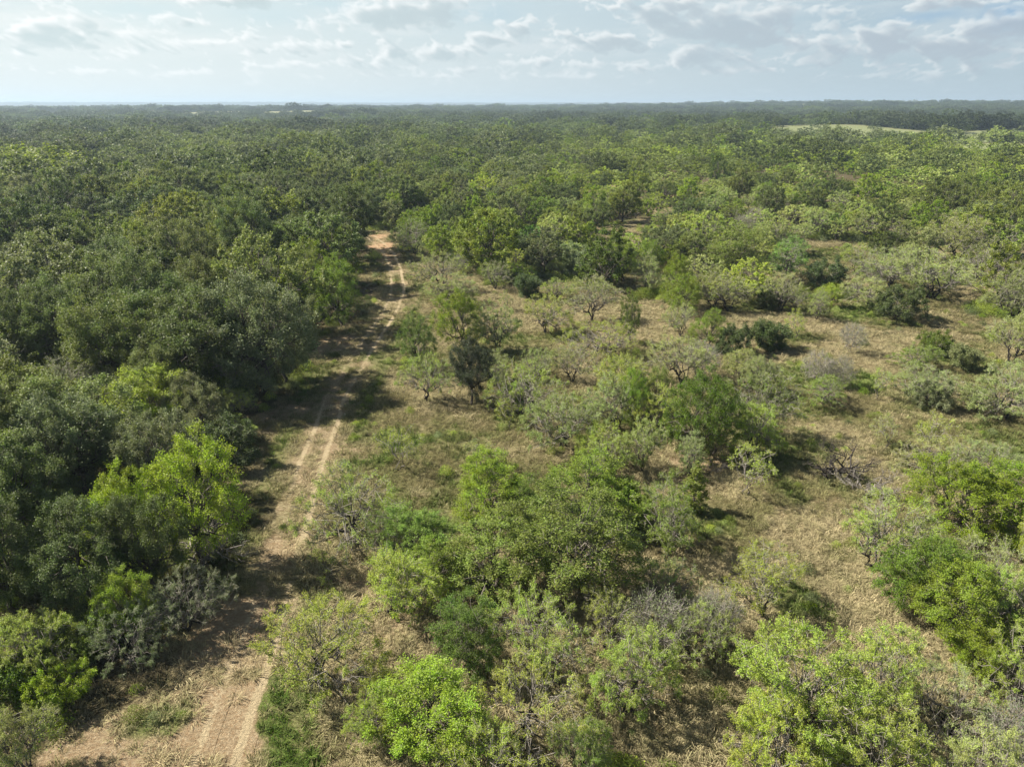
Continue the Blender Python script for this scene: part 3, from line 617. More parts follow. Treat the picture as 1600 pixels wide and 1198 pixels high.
# species, left, right, top, foot (photo pixels), leaf colour, label
TREES = [
 # --- along the near side of the track, bottom of the clearing
 ('msq', 418, 578, 935, 1105, 'msq', 'pale feathery mesquite with black forked trunk beside the bright green grass strip'),
 ('msq', 487, 617, 733, 862, 'msq', 'pale green mesquite leaning over the wheel rut where the dirt track bends out of shade'),
 ('msq', 536, 690, 850, 975, 'msq', 'mid green feathery mesquite between the track mesquites and the big thicket'),
 ('brd', 605, 722, 790, 905, 'grn', 'soft green small tree on the track side of the big central thicket'),
 ('brd', 700, 825, 712, 860, 'brd', 'upright green tree forming the back corner of the big central thicket'),
 ('brd', 858, 992, 704, 830, 'brd', 'tall domed bright green tree topping the back of the big central thicket'),
 ('brd', 690, 850, 790, 985, 'olive', 'broad olive green tree with grey twigs in the middle of the central thicket, track side'),
 ('brd', 815, 1010, 770, 985, 'olive', 'widest leafy tree in the middle of the central thicket, full of grey twigs'),
 ('brd', 920, 1010, 745, 880, 'brd', 'leafy yellow-tipped tree just below the tall domed tree of the thicket'),
 ('msq', 985, 1110, 765, 920, 'grn', 'dense green mesquite closing the clearing end of the central thicket'),
 ('msq', 1000, 1075, 870, 960, 'grn', 'low dark green mesquite in shade behind the bare grey branches'),
 ('brd', 670, 790, 950, 1075, 'brdd', 'deep green small-leaved tree between the thicket and the yellow tree'),
 ('brd', 590, 765, 1015, 1260, 'yel', 'yellow-green tree with pale twigs near the bottom edge of the view'),
 ('msq', 545, 640, 1075, 1250, 'msq', 'low green mesquite under the yellow-green tree beside brown grass'),
 ('msq', 770, 925, 940, 1080, 'msq', 'light green mesquite with white broken branches under the central thicket'),
 ('msq', 745, 900, 1020, 1215, 'msq', 'tall open mesquite with black upright trunk beside the yellow-green tree'),
 ('msq', 905, 1050, 990, 1180, 'msq', 'bright mesquite with tufted sprays in front of the bare grey branches'),
 ('msq', 850, 960, 1110, 1290, 'grn', 'darker mesquite at the lower rim of the view between two bright mesquites'),
 ('bar', 975, 1075, 935, 1030, 'grey', 'leafless grey tree with fine upturned twigs between two mesquites'),
 ('bar', 1080, 1155, 925, 1015, 'grey', 'slender bare saplings rising from shaded grass past the thicket'),
 ('msq', 1040, 1130, 950, 1060, 'msq', 'thin feathery mesquite next to slender bare saplings'),
 ('msq', 1120, 1345, 975, 1215, 'msq', 'widest mesquite of the view, rounded pale green crown with grey branches showing'),
 ('msq', 1300, 1465, 985, 1240, 'msq', 'rounded pale green mesquite joined to the widest mesquite crown'),
 ('msq', 1430, 1560, 1040, 1270, 'msqg', 'greyish green mesquite below the dark leafy tree at the lower rim'),
 ('bar', 1545, 1660, 1110, 1260, 'grey', 'dry white-branched tree cut by the lower corner of the view'),
 ('msq', 1530, 1660, 900, 1080, 'msq', 'mesquite with bleached twisted branches below the dark dense tree'),
 ('msq', 1130, 1258, 862, 968, 'msq', 'low spreading mesquite with silver branches alone in dry grass'),
 ('msq', 1300, 1440, 778, 960, 'msq', 'open mesquite with curved black trunk leaning away from the dark dense tree'),
 ('brd', 1395, 1535, 830, 1010, 'brdd', 'dark dense leafy tree behind the mesquite with curved black trunk'),
 ('brd', 1440, 1590, 715, 880, 'brd', 'tall glossy green tree rising above the dark dense tree'),
 ('brd', 1530, 1680, 730, 940, 'brd', 'spreading leafy tree beside the tall glossy green tree, cut by the frame'),
 ('msq', 1500, 1610, 850, 960, 'msqg', 'grey-green mesquite wedged behind the dark dense tree'),
 ('brd', 1500, 1580, 985, 1110, 'brd', 'narrow leafy tree growing out from under the dark dense tree'),
 ('msq', 1500, 1590, 690, 765, 'msqg', 'pale mesquite with silver top behind the tall glossy green tree'),
 ('msq', 1440, 1530, 690, 745, 'msqg', 'small pale mesquite at the back foot of the tall glossy green tree'),
 ('con', 1060, 1112, 722, 800, 'olive', 'small dull green conical cedar at the corner of the thicket'),
 ('spr', 1145, 1212, 700, 781, 'msq', 'small mesquite sapling with bent pale stem in dry grass'),
 # --- middle of the clearing
 ('brd', 1040, 1135, 578, 715, 'brdd', 'dark green full tree in the clearing with deep shade beneath'),
 ('brd', 1085, 1160, 600, 712, 'brd', 'leafy green tree touching the dark green full tree'),
 ('msq', 1138, 1245, 590, 712, 'grn', 'light green multi-stemmed tree beside the dark green full tree'),
 ('msq', 1160, 1225, 560, 640, 'msqg', 'small pale mesquite behind the light green multi-stemmed tree'),
 ('msq', 820, 928, 612, 714, 'msqg', 'umbrella-shaped mesquite with bare dark trunk alone on brown grass'),
 ('msq', 920, 1030, 552, 672, 'msq', 'broad green mesquite behind the umbrella-shaped mesquite'),
 ('brd', 965, 1020, 575, 672, 'brd', 'darker leafy tree growing through the broad green mesquite'),
 ('msq', 890, 975, 665, 735, 'msq', 'low light mesquite at the foot of the broad green mesquite'),
 ('msq', 965, 1045, 668, 750, 'msqg', 'twiggy grey-green mesquite in front of the broad green mesquite'),
 ('msq', 768, 862, 580, 660, 'msq', 'low bright mesquite next to the dark blue-green tree'),
 ('spr', 780, 812, 625, 668, 'msq', 'tiny sapling at the foot of the low bright mesquite'),
 ('oak', 698, 777, 534, 636, 'blue', 'very dark blue-green round tree standing on dry grass with visible trunk'),
 ('msq', 625, 702, 560, 645, 'msq', 'leaning slim mesquite beside the very dark blue-green tree'),
 ('brd', 618, 682, 488, 578, 'brdd', 'slender open dark sapling tree nearest the track bend'),
 ('brd', 692, 758, 452, 552, 'brd', 'tall bright green tree in the open beside the track'),
 ('msq', 742, 815, 484, 560, 'msqg', 'grey-green mesquite attached to the tall bright green tree'),
 ('msq', 815, 870, 543, 596, 'msqg', 'thin dark-stemmed mesquite in a pair on brown grass'),
 ('msq', 866, 925, 545, 612, 'msqg', 'leafier mesquite of the pair on brown grass'),
 ('msq', 905, 1000, 505, 562, 'msq', 'low wide mesquite under the tall narrow leafy sapling'),
 ('brd', 968, 1005, 468, 562, 'brdd', 'tall narrow leafy sapling with pale forked stem'),
 ('msq', 1025, 1112, 530, 605, 'msqg', 'mesquite with black twisted trunk leaning over grey twigs'),
 ('bar', 1060, 1118, 540, 592, 'grey', 'grey leafless thicket bush behind the mesquite with black twisted trunk'),
 ('msq', 1128, 1210, 548, 606, 'msqg', 'pale round mesquite next to the dark low shrub pair'),
 ('bsh', 1172, 1235, 500, 556, 'dk', 'nearly black rounded shrub with grey twigs on top'),
 ('bsh', 1120, 1175, 515, 556, 'dk', 'smaller dark shrub beside the nearly black rounded shrub'),
 ('brd', 1082, 1140, 483, 548, 'brd', 'yellowish green small tree above the dark shrubs'),
 ('msq', 1040, 1092, 478, 530, 'msqg', 'pale mesquite behind the yellowish green small tree'),
 ('msq', 820, 888, 463, 543, 'msq', 'slim mesquite with single straight trunk and open crown'),
 ('msq', 890, 966, 437, 503, 'msqg', 'leaning mesquite with long black slanting trunk and see-through crown'),
 ('msq', 845, 890, 438, 470, 'msq', 'small pale mesquite beyond the leaning mesquite'),
 ('bsh', 800, 846, 428, 505, 'dk', 'upright dark shrub wrapped in pale mesquite leaves'),
 ('spr', 780, 802, 455, 492, 'msqg', 'thin bare-stemmed sapling near the upright dark shrub'),
 ('msq', 750, 798, 412, 453, 'msqg', 'thin pale mesquite in front of the dark spreading thicket'),
 ('msq', 655, 722, 398, 458, 'msqg', 'pale mesquite with silver twigs beside the rutted track'),
 ('msq', 700, 764, 360, 420, 'msq', 'lime-tinted mesquite with visible pale trunk before the dark round tree'),
 ('msq', 618, 682, 346, 404, 'grn', 'green mesquite where the red track meets the wood'),
 ('oak', 678, 724, 318, 394, 'oakd', 'dark rounded tree behind the lime-tinted mesquite'),
 ('bsh', 770, 868, 372, 438, 'dk', 'wide dark green spreading thicket shrub'),
 ('msq', 802, 860, 355, 395, 'vivid', 'vivid green rounded crown behind the wide dark shrub'),
 ('bsh', 870, 936, 385, 436, 'grey', 'grey-green twiggy shrub beside the wide dark shrub'),
 ('brd', 868, 926, 346, 398, 'brd', 'yellow-green rounded tree behind the grey-green twiggy shrub'),
 ('brd', 948, 1002, 383, 440, 'brd', 'bright olive small tree past the grey-green twiggy shrub'),
 ('msq', 980, 1042, 405, 476, 'msqg', 'pale mesquite between two yellow-green small trees'),
 ('brd', 1030, 1078, 398, 480, 'brd', 'yellow-green tree beside the big olive dome'),
 ('brd', 1095, 1196, 348, 460, 'olive', 'big olive-green dome-shaped tree at the back of the clearing'),
 ('msq', 1085, 1148, 430, 486, 'msqg', 'pale small mesquite in front of the big olive dome-shaped tree'),
 ('msq', 1190, 1278, 378, 436, 'vivid', 'vivid green cushion-shaped tree with grey stems'),
 ('bsh', 1180, 1220, 450, 498, 'dk', 'dark shrub under the grey twiggy mesquite'),
 ('msq', 1190, 1258, 428, 496, 'msqg', 'grey twiggy mesquite below the vivid cushion-shaped tree'),
 ('bsh', 1260, 1318, 410, 460, 'dk', 'dark bush between the vivid cushion tree and the grassy glade'),
 ('spr', 1230, 1264, 486, 530, 'msq', 'small dark-stemmed mesquite sapling at the glade edge'),
 ('msq', 1258, 1302, 458, 527, 'msqg', 'upright grey-stemmed mesquite beside the small sapling of the glade'),
 ('brd', 1282, 1318, 444, 480, 'lime', 'small lime green tree at the head of the glade'),
 ('msq', 1392, 1522, 392, 552, 'msqg', 'tall silvery mesquite with ivy-clad dark trunk standing over the glade'),
 ('bsh', 1366, 1442, 455, 522, 'dk', 'dark dense bush at the side of the tall silvery mesquite'),
 ('bsh', 1440, 1482, 520, 556, 'brdd', 'leafy low shrub wrapped round the foot of the tall silvery mesquite'),
 ('msq', 1355, 1432, 395, 452, 'msqg', 'pale wide mesquite behind the dark dense bush'),
 ('msq', 1308, 1372, 386, 433, 'msq', 'light green mesquite between the vivid cushion tree and the pale wide mesquite'),
 ('msq', 1496, 1582, 378, 515, 'olive', 'olive grey mesquite beside the tall silvery mesquite'),
 ('bar', 1312, 1352, 508, 558, 'grey', 'small bare grey tree in the middle of the glade'),
 ('bar', 1255, 1300, 558, 612, 'grey', 'bare mesquite of a close pair with black bent stem'),
 ('bar', 1288, 1332, 560, 618, 'grey', 'silvery bare mesquite of a close pair in dry grass'),
 ('spr', 1357, 1394, 578, 626, 'msq', 'faint pale sapling in the green patch of the glade'),
 ('msq', 1400, 1470, 542, 578, 'grn', 'low green mesquite in front of the ivy-clad trunk'),
 ('msq', 1410, 1500, 572, 632, 'msqg', 'low wide grey-green mesquite on the dry slope'),
 ('msq', 1524, 1640, 580, 655, 'msqg', 'spreading grey mesquite with dark shaded underside at the frame edge'),
 ('msq', 1540, 1640, 488, 570, 'msqg', 'pale airy mesquite above the spreading grey mesquite'),
 ('spr', 1370, 1412, 650, 700, 'msqg', 'stunted sapling growing from a black stump'),
 ('spr', 1435, 1487, 652, 712, 'msq', 'whip-thin green sapling next to the stunted one'),
 ('spr', 600, 655, 668, 735, 'msq', 'feathery low sapling in the green grass patch by the track'),
 ('spr', 725, 770, 690, 735, 'msqg', 'dry leaning sapling behind the central thicket'),
 # --- fillers of the thickets and the scrub
 ('msq', 1125, 1300, 1085, 1330, 'msq', 'fresh green mesquite bough mass under the widest mesquite of the view'),
 ('msq', 1285, 1470, 1110, 1350, 'msq', 'wide mesquite cut by the lower frame edge below two joined pale crowns'),
 ('msq', 1440, 1600, 1140, 1370, 'msqg', 'dusty green mesquite cut by the lower frame edge beside the dry white-branched tree'),
 ('msq', 690, 850, 1125, 1330, 'msq', 'fluffy mesquite cut by the lower frame edge beside the tall open mesquite'),
 ('msq', 900, 1000, 925, 1020, 'msq', 'small bright mesquite under the widest leafy thicket tree'),
 ('brd', 1430, 1590, 870, 1050, 'brd', 'rounded leafy tree in front of the tall glossy green tree'),
 ('msq', 1560, 1680, 800, 930, 'msq', 'light mesquite at the frame edge beneath the spreading leafy tree'),
 ('msq', 1545, 1670, 1000, 1150, 'msq', 'pale tangled mesquite above the dry white-branched tree'),
 ('brd', 755, 865, 735, 860, 'brdd', 'leafy green tree filling the back of the thicket beside the tall dome'),
 ('brd', 620, 725, 840, 955, 'brd', 'rounded leafy tree at the track flank of the thicket'),
 ('msq', 925, 1010, 600, 690, 'msqg', 'pale mesquite between the umbrella-shaped one and the broad green one'),
 ('brd', 1012, 1062, 572, 655, 'olive', 'small olive tree between the broad green mesquite and the dark green full tree'),
 ('msq', 985, 1062, 612, 690, 'msq', 'fresh low mesquite in front of the small olive tree'),
 ('msq', 738, 805, 556, 604, 'msqg', 'dusty low mesquite behind the low bright mesquite'),
 ('msq', 660, 742, 432, 474, 'msqg', 'flat pale mesquite scrub between track and tall bright green tree'),
 ('msq', 1095, 1185, 436, 486, 'msq', 'spreading light mesquite under the big olive dome'),
 ('brd', 1040, 1102, 428, 492, 'brd', 'round yellow-green tree of the scrub edge in front of the olive dome'),
 ('brd', 1000, 1052, 372, 430, 'brd', 'upright yellow-green tree in the scrub edge behind pale mesquites'),
 ('bsh', 900, 962, 400, 452, 'grey', 'matted grey-green shrub at the scrub edge before small olive trees'),
 ('msq', 1318, 1402, 436, 482, 'msqg', 'feathery pale mesquite at the head of the glade'),
 ('msq', 1440, 1560, 346, 420, 'msqg', 'broad dusty mesquite beyond the tall silvery mesquite'),
 ('msq', 1545, 1630, 430, 505, 'msqg', 'dusty mesquite at the frame edge level with the silvery mesquite crown'),
 ('bsh', 1482, 1532, 536, 580, 'grey', 'low grey shrub on the far side of the ivy-clad trunk'),
 ('msq', 1485, 1560, 598, 645, 'msqg', 'low mesquite on the dry slope between two spreading grey ones'),
 ('bsh', 1436, 1486, 600, 640, 'grey', 'matted low shrub below the low wide grey-green mesquite'),
 ('msq', 1048, 1112, 686, 742, 'msqg', 'dry pale mesquite at the shaded foot of the dark green full tree'),
 ('msq', 1135, 1215, 640, 722, 'msq', 'leafy pale mesquite in front of the light green multi-stemmed tree'),
 ('msq', 1250, 1330, 590, 632, 'grn', 'green scrub patch at the feet of the bare mesquite pair'),
 ('spr', 1180, 1225, 640, 690, 'msq', 'small green sapling at the sunny rim of the clearing thicket'),
 ('msq', 560, 640, 800, 870, 'grn', 'low green bush behind the soft green small tree'),
 ('oak', 395, 492, 478, 648, 'oakg', 'grey-green oak standing closest to the shaded bend of the track'),  # extra oak, added to widen the shadow across the track
 ('oak', 425, 500, 350, 440, 'oak', 'mid green oak above the olive tree near the track'),
 ('brd', 420, 492, 440, 520, 'olive', 'olive tree between the grey-green oaks and the bright track tree'),
 # --- left wood, near rows
 ('oak', 325, 488, 432, 640, 'oakg', 'large grey-green oak overhanging the shaded bend of the track'),
 ('oak', 255, 365, 405, 595, 'oak', 'broad mid green oak behind the large grey-green oak, trackward half'),
 ('oak', 145, 275, 415, 600, 'oak', 'tall oak with dark trunk between the broad oak and the layered oak'),
 ('oak', 45, 172, 440, 615, 'oak', 'layered oak with bare upright trunk showing'),
 ('oak', -50, 75, 455, 600, 'oakd', 'dark oak at the frame edge beside the layered oak'),
 ('oak', 345, 452, 328, 465, 'oakd', 'very dark round oak two rows behind the track'),
 ('oak', 235, 350, 345, 480, 'oak', 'spreading oak beside the very dark round oak'),
 ('oak', 110, 225, 370, 490, 'oak', 'mid green oak in the second row of the wood'),
 ('brd', 488, 570, 398, 510, 'brd', 'full bright green tree at the wood edge above the shaded track'),
 ('brd', 455, 508, 402, 500, 'olive', 'olive tree tucked behind the full bright green track tree'),
 ('oak', 500, 575, 300, 400, 'oakd', 'dark tree with dead branch where the track enters the wood'),
 ('oak', 380, 465, 415, 490, 'oakg', 'small grey oak between the dark round oak and the olive tree'),
 ('msq', 0, 60, 585, 650, 'lime', 'yellow-green small tree at the frame edge under the dark oak'),
 ('brd', 140, 280, 578, 700, 'lime', 'wide lime green tree in a gap of the oaks'),
 ('oak', 30, 195, 612, 790, 'oakg', 'grey oak in front of the wide lime green tree'),
 ('oak', 175, 300, 650, 800, 'oakg', 'grey-leaved oak behind the two bright yellow-green trees'),
 ('oak', 262, 352, 580, 690, 'oakg', 'twiggy grey-green oak near the pale bushes by the track'),
 ('msq', 330, 402, 605, 655, 'msq', 'light bush under the large grey-green oak'),
 ('msq', 250, 320, 640, 700, 'msq', 'light green mesquite beyond the tall yellow-green tree'),
 ('msq', 325, 395, 652, 695, 'msq', 'low light mesquite at the sunny side of the track'),
 ('bsh', 310, 392, 668, 765, 'dk', 'dark twiggy shrub behind the tall yellow-green tree'),
 ('brd', 242, 372, 680, 880, 'yel', 'tall bright yellow-green tree at the wood edge over fallen branches'),
 ('brd', 120, 238, 735, 905, 'yel', 'yellow-green tree deeper in the wood behind the tall bright one'),
 ('brd', 140, 225, 885, 1000, 'yel', 'small golden-green tree low at the wood edge'),
 ('msq', 145, 242, 945, 1075, 'grey', 'silver-green drooping tree below the small golden-green tree'),
 ('msq', 228, 335, 895, 1020, 'grey', 'silver-green shrubby tree reaching out over the shaded soil'),
 ('oak', -40, 110, 680, 870, 'oakd', 'dark oak at the frame edge behind yellow-green leaves'),
 ('oak', -60, 90, 790, 980, 'oakd', 'deep green oak low at the frame edge'),
 ('oak', 60, 200, 780, 985, 'oakd', 'deep green oak in shade below the yellow-green tree'),
 ('oak', 170, 290, 790, 950, 'oakd', 'dark leafy oak beside the fallen branches'),
 ('brd', -20, 45, 715, 830, 'lime', 'slip of lime green tree at the frame edge between dark oaks'),
 ('msq', -5, 118, 955, 1060, 'msq', 'pale mesquite with white branches below the deep green oaks'),
 ('bsh', 55, 130, 1040, 1105, 'yel', 'small yellow bush in the shade by the pale mesquites'),
 ('msq', -40, 90, 1085, 1225, 'msqg', 'pale feathery mesquite at the lower corner of the view'),
 ('bsh', -30, 70, 1010, 1110, 'brdd', 'dark undergrowth bush between the two pale mesquites'),
 ('bsh', 90, 160, 970, 1050, 'brdd', 'dark low bush beside the silver-green drooping tree'),
]
VARIANT = {'tall silvery mesquite': 5, 'umbrella-shaped': 5, 'leaning mesquite': 7, 'mesquite with black twisted': 3, 'open mesquite with curved': 3, 'widest mesquite': 2, 'rounded pale green': 0,
           'tall bright yellow-green': 0, 'yellow-green tree': 0, 'small golden-green': 0, 'wide lime green': 0, 'slim mesquite': 5, 'leaning slim': 3, 'low spreading mesquite with silver': 7,
           'tall bright green tree': 0, 'dark green full tree': 0, 'dark dense leafy': 0, 'bright mesquite with tufted': 0, 'mid green feathery': 4, 'light green mesquite with white broken': 3}
for t in TREES:
    sp, xl, xr, yt, yb, col, lab = t
    var = next((v for k, v in VARIANT.items() if lab.startswith(k)), None)
    X, Y, h, W = fit(sp, xl, xr, yt, yb)
    place_tree(sp, X, Y, h, W, col, lab, mid=(yb < 400), variant=var)

# ---- fallen and dead wood
def dead_wood(name, label, cat, xl, xr, yt, yb, mat, seed, n, rad, spread_up, flat=0.25):
    X, Y = on_ground((xl+xr)/2, (yt*0.3+yb*0.7)); zc = project(X, Y, 0.5)[2]; W = (xr-xl)/FPX*zc
    rs = np.random.RandomState(seed); root = bpy.data.objects.new(name, None); C.collection.objects.link(root)
    root.location = (X, Y, float(terrain(X, Y))); root.empty_display_size = .3
    mark(root, label, cat)
    big = Wood(); fine = Wood()
    for k in range(n):
        a = rs.rand()*6.283; L = W/2*(0.5+0.6*rs.rand()); s = np.array([rs.randn()*0.12*W, rs.randn()*0.08*W, 0.05+0.2*rs.rand()])
        e = s + np.array([math.cos(a)*L, math.sin(a)*L*0.75, spread_up*(0.2+0.9*rs.rand())*L])
        P = limb(rs, s, e, 8, 0.2, 0.10); P[:, 2] = np.maximum(P[:, 2], 0.03); big.add(P, rad*(0.5+0.6*rs.rand()), rad*0.2, 6)
        for j in range(9):
            i0 = rs.randint(2, 8); d = rs.randn(3); d[2] = abs(d[2])*0.7; d /= np.linalg.norm(d)
            Q = limb(rs, P[i0], P[i0]+(d*0.6+(e-s)/L*0.6)*L*(0.25+0.3*rs.rand()), 5, 0.25); Q[:, 2] = np.maximum(Q[:, 2], 0.02)
            fine.add(Q, rad*0.28, 0.008, 4)
            for q in range(3):
                d2 = rs.randn(3); d2[2] = abs(d2[2]); d2 /= np.linalg.norm(d2); fine.add(limb(rs, Q[rs.randint(1, 5)], Q[3]+d2*L*0.16, 4, 0.25), 0.012, 0.005, 3)
    link('trunk', big.mesh('dead_limbs', M_BARK[mat], rad), root); link('crown', fine.mesh('dead_twigs', M_BARK[mat], rad*0.3), root)
    return root
dead_wood('fallen_tree', 'blackened fallen tree with tangled branches lying on dry grass of the clearing', 'fallen tree', 1262, 1350, 685, 768, 'char', 5, 13, 0.11, 0.85)
dead_wood('fallen_tree', 'silver dead brushwood heaped just below the blackened fallen tree', 'fallen tree', 1310, 1400, 725, 790, 'dead', 6, 13, 0.06, 0.6)
dead_wood('fallen_tree', 'heap of grey fallen branches under the tall bright yellow-green tree', 'fallen tree', 245, 385, 800, 895, 'dead', 8, 14, 0.07, 0.45)
dead_wood('dead_branch', 'bleached crooked dead limb poking out below the deep green oaks', 'dead branch', 92, 150, 950, 1000, 'dead', 9, 3, 0.06, 0.6)
dead_wood('dead_branch', 'white broken branch at the foot of the mesquite leaning over the wheel rut', 'dead branch', 548, 575, 838, 862, 'dead', 12, 3, 0.04, 0.6)
dead_wood('dead_branch', 'grey dead brush in shade behind the small conical cedar', 'dead branch', 1100, 1140, 715, 752, 'dead', 14, 6, 0.03, 0.7)
dead_wood('dead_branch', 'grey dead branches in the pale scrub left of the bare corner tree', 'dead branch', 1130, 1175, 1130, 1190, 'dead', 15, 5, 0.04, 0.6)

# ---- the rest of the wood: single trees as far as about 300 of each kind reach, then one mass
LEFT_EDGE = [tuple(on_ground(*p)) for p in [(60,1260),(200,1080),(330,960),(380,850),(390,720),(420,640),(480,560),(500,500),(560,490),(575,440),(570,385),(590,360)]]
def density_ok(x, y):
    return not inside(CLEAR, np.array([x]), np.array([y]))[0]
cands = []
rs = np.random.RandomState(21)
def add_ring(r0, r1, s, scale):
    half = R(44); xm = r1*math.sin(half)
    nx = int(2*xm/s)+1; ny = int((r1)/s)+1
    gx, gy = np.meshgrid(np.arange(nx)*s - xm, np.arange(ny)*s)
    gx = gx + (np.arange(ny) % 2)[:, None]*s*0.5
    x = (gx + rs.uniform(-.42, .42, gx.shape)*s).ravel(); y = (gy + rs.uniform(-.42, .42, gx.shape)*s).ravel()
    r = np.hypot(x, y); k = (r >= r0) & (r < r1) & (np.abs(np.arctan2(x, y)) < half) & (y > 14)
    x, y = x[k], y[k]
    f, _ = field_at(x, y); k = (f < 0.3) | (rs.rand(len(x)) < 0.03); x, y = x[k], y[k]
    if r0 < 200:
        k = ~inside(CLEAR, x, y) & (track_dist(x, y) > np.where(y < 110, 8.2, 5.6)); x, y = x[k], y[k]
    for a, b in zip(x, y): cands.append((math.hypot(a, b), a, b, scale))
add_ring(14, 240, 5.0, 1.0); add_ring(240, 620, 7.2, 1.28); add_ring(620, 1500, 9.4, 1.6); add_ring(1500, 3400, 16, 2.4); add_ring(3400, 10500, 62, 9.0)
cands.sort()
HX = np.array([h[0] for h in HAND]); HY = np.array([h[1] for h in HAND]); HR = np.array([h[2] for h in HAND])
PN = VNoise(77)
def pick(x, y, r, px, py):
    """species and colour for a spot of the wood"""
    q = rs.rand(); patch = float(PN(x/24+5, y/24)); patch2 = float(PN(x/60+90, y/60+4))
    if px < 560:
        a = [('oak', .62), ('brd', .16), ('msq', .17), ('bar', .05)]
        if y > 170: a = [('oak', .70), ('brd', .16), ('msq', .12), ('bar', .02)]
    elif px < 980: a = [('oak', .24), ('brd', .46), ('msq', .26), ('bar', .04)]
    else: a = [('oak', .14), ('brd', .28), ('msq', .55), ('bar', .03)]
    if r > (430 if px < 850 else 600) + 60*patch2: a = [('oak', .62), ('brd', .22), ('msq', .16), ('bar', .0)]
    elif r > 120 and px > 860: a = [('oak', .13), ('brd', .22), ('msq', .63), ('bar', .02)]
    w_ = dict(a); w_['msq'] *= 0.5 + 1.0*patch; w_['oak'] *= 1.5 - 1.0*patch; w_['brd'] *= 0.6 + 0.8*patch2
    t = sum(w_.values()); q *= t
    for sp in ('oak', 'brd', 'msq', 'bar'):
        q -= w_[sp]
        if q <= 0: break
    c = rs.rand()
    left = px < 620
    if sp == 'oak': col = ('oak' if c < .5 else 'oakd' if c < .72 else 'oakg' if c < .9 else 'olive')
    elif sp == 'brd': col = ('olive' if c < .45 else 'brd' if c < (.62 if left else .8) else 'oakg' if c < .9 else 'brdd')
    elif sp == 'msq': col = ('msqg' if c < .5 else 'msq' if c < .8 else 'grn' if c < .9 else 'olive') if not left else ('grey' if c < .4 else 'olive' if c < .75 else 'msq')
    else: col = 'grey'
    return sp, col
LIM = {'oak': 296, 'msq': 296, 'brd': 280, 'bar': 24}
SIZE = {'oak': (7.4, 7.6), 'brd': (6.6, 5.4), 'msq': (4.5, 6.2), 'bar': (4.4, 4.6)}
FAR = []
FILL_LABEL = {
 ('oak', 'oak'): 'mid green rounded oak crown in the closed wood', ('oak', 'oakd'): 'dark green rounded oak crown in the closed wood',
 ('oak', 'oakg'): 'greyish green oak crown in the closed wood', ('oak', 'olive'): 'olive tinted oak crown in the closed wood',
 ('brd', 'olive'): 'olive green upright tree in the closed wood', ('brd', 'brd'): 'bright green upright leafy tree in the closed wood',
 ('brd', 'oakg'): 'dull greyish green upright tree in the closed wood', ('brd', 'brdd'): 'deep green upright leafy tree in the closed wood',
 ('msq', 'msqg'): 'pale greyish green mesquite in the scrub behind the clearing', ('msq', 'msq'): 'light green mesquite in the scrub behind the clearing',
 ('msq', 'grn'): 'fresh green mesquite in the scrub behind the clearing', ('msq', 'olive'): 'olive green mesquite among taller wood trees',
 ('msq', 'grey'): 'silver-grey low tree among the oaks of the wood', ('bar', 'grey'): 'leafless grey tree standing among green crowns of the wood'}
import re
def short(lab):
    return re.split(r' (?:beside|between|behind|with|in|at|under|leaning|standing|where|deeper|past|above|below|near|next|of|on|over|forming|topping|closing|tucked|growing|rising|cut|wedged|touching|attached|alone|beyond|before|wrapped|joined|reaching|overhanging|two|from|by|the|along|nearest)\b', lab.split(',')[0])[0]
LAND = {}
for (sp_, *_, lab), h_ in zip(TREES, HAND): LAND.setdefault(short(lab), []).append(h_)
LAND = {k: v[0] for k, v in LAND.items() if len(v) == 1 and len(k.split()) >= 3}
FILLED = []
for r, x, y, sc in cands:
    if r < 430 and x > 0.04*y - 4:      # scattered glades in the open scrub
        if float(fbm(np.float64(x/11+7), np.float64(y/11+3), 3)) > (0.53 if r < 240 else 0.59) and rs.rand() < 0.85: continue
    if sc <= 1.0:
        d = np.hypot(HX-x, HY-y)
        if (d < HR*0.62 + 1.7).any(): continue
    if r > 110 and float(fbm(np.float64(x/13+31), np.float64(y/17+3), 2)) > 0.70 and rs.rand() < .8: continue
    z = float(terrain(x, y)) if r < 240 else 0.0
    px, py, zc = project(x, y, 4.0)
    sp, col = pick(x, y, r, px, py)
    H0, W0 = SIZE[sp]
    q_ = float(np.clip(math.exp(rs.randn()*0.24), .52, 1.55)); H = H0*q_*rs.uniform(.85, 1.12); W = W0*q_*rs.uniform(.85, 1.12)
    if r < 46 and x > -30: continue
    if px > 600 and r < 330: H *= 0.80; W *= 0.88
    if 33 < x < 62 and 60 < y < 116: continue
    if r < 240:
        if not (-(90 + W/2*FPX/max(zc, 5)) < px < 1690 and py < 1400): 
            if x > 0 or y < 20: continue            # keep a few to the sunward side for their shade
            if px < -420: continue
    if r < 260 and COUNT.get(sp, 0) < LIM[sp] and -(15 + W/2*FPX/max(zc, 5)) < px < 1615 + W/2*FPX/max(zc, 5):
        o_ = place_tree(sp, x, y, H, W, col, FILL_LABEL[(sp, col)], group=FILL_LABEL[(sp, col)].replace(' oak crown', ' oak crowns').replace(' tree ', ' trees ').replace('mesquite ', 'mesquites '), mid=r > 75, jit=0.22)
        FILLED.append((o_, sp, col, x, y, H, W))
        continue
    FAR.append((x, y, sp if sp != 'bar' else 'brd', tuple(0.88*q for q in COL[col]), W*sc, H*(1 + (min(sc, 2.5)-1)*0.16), r))

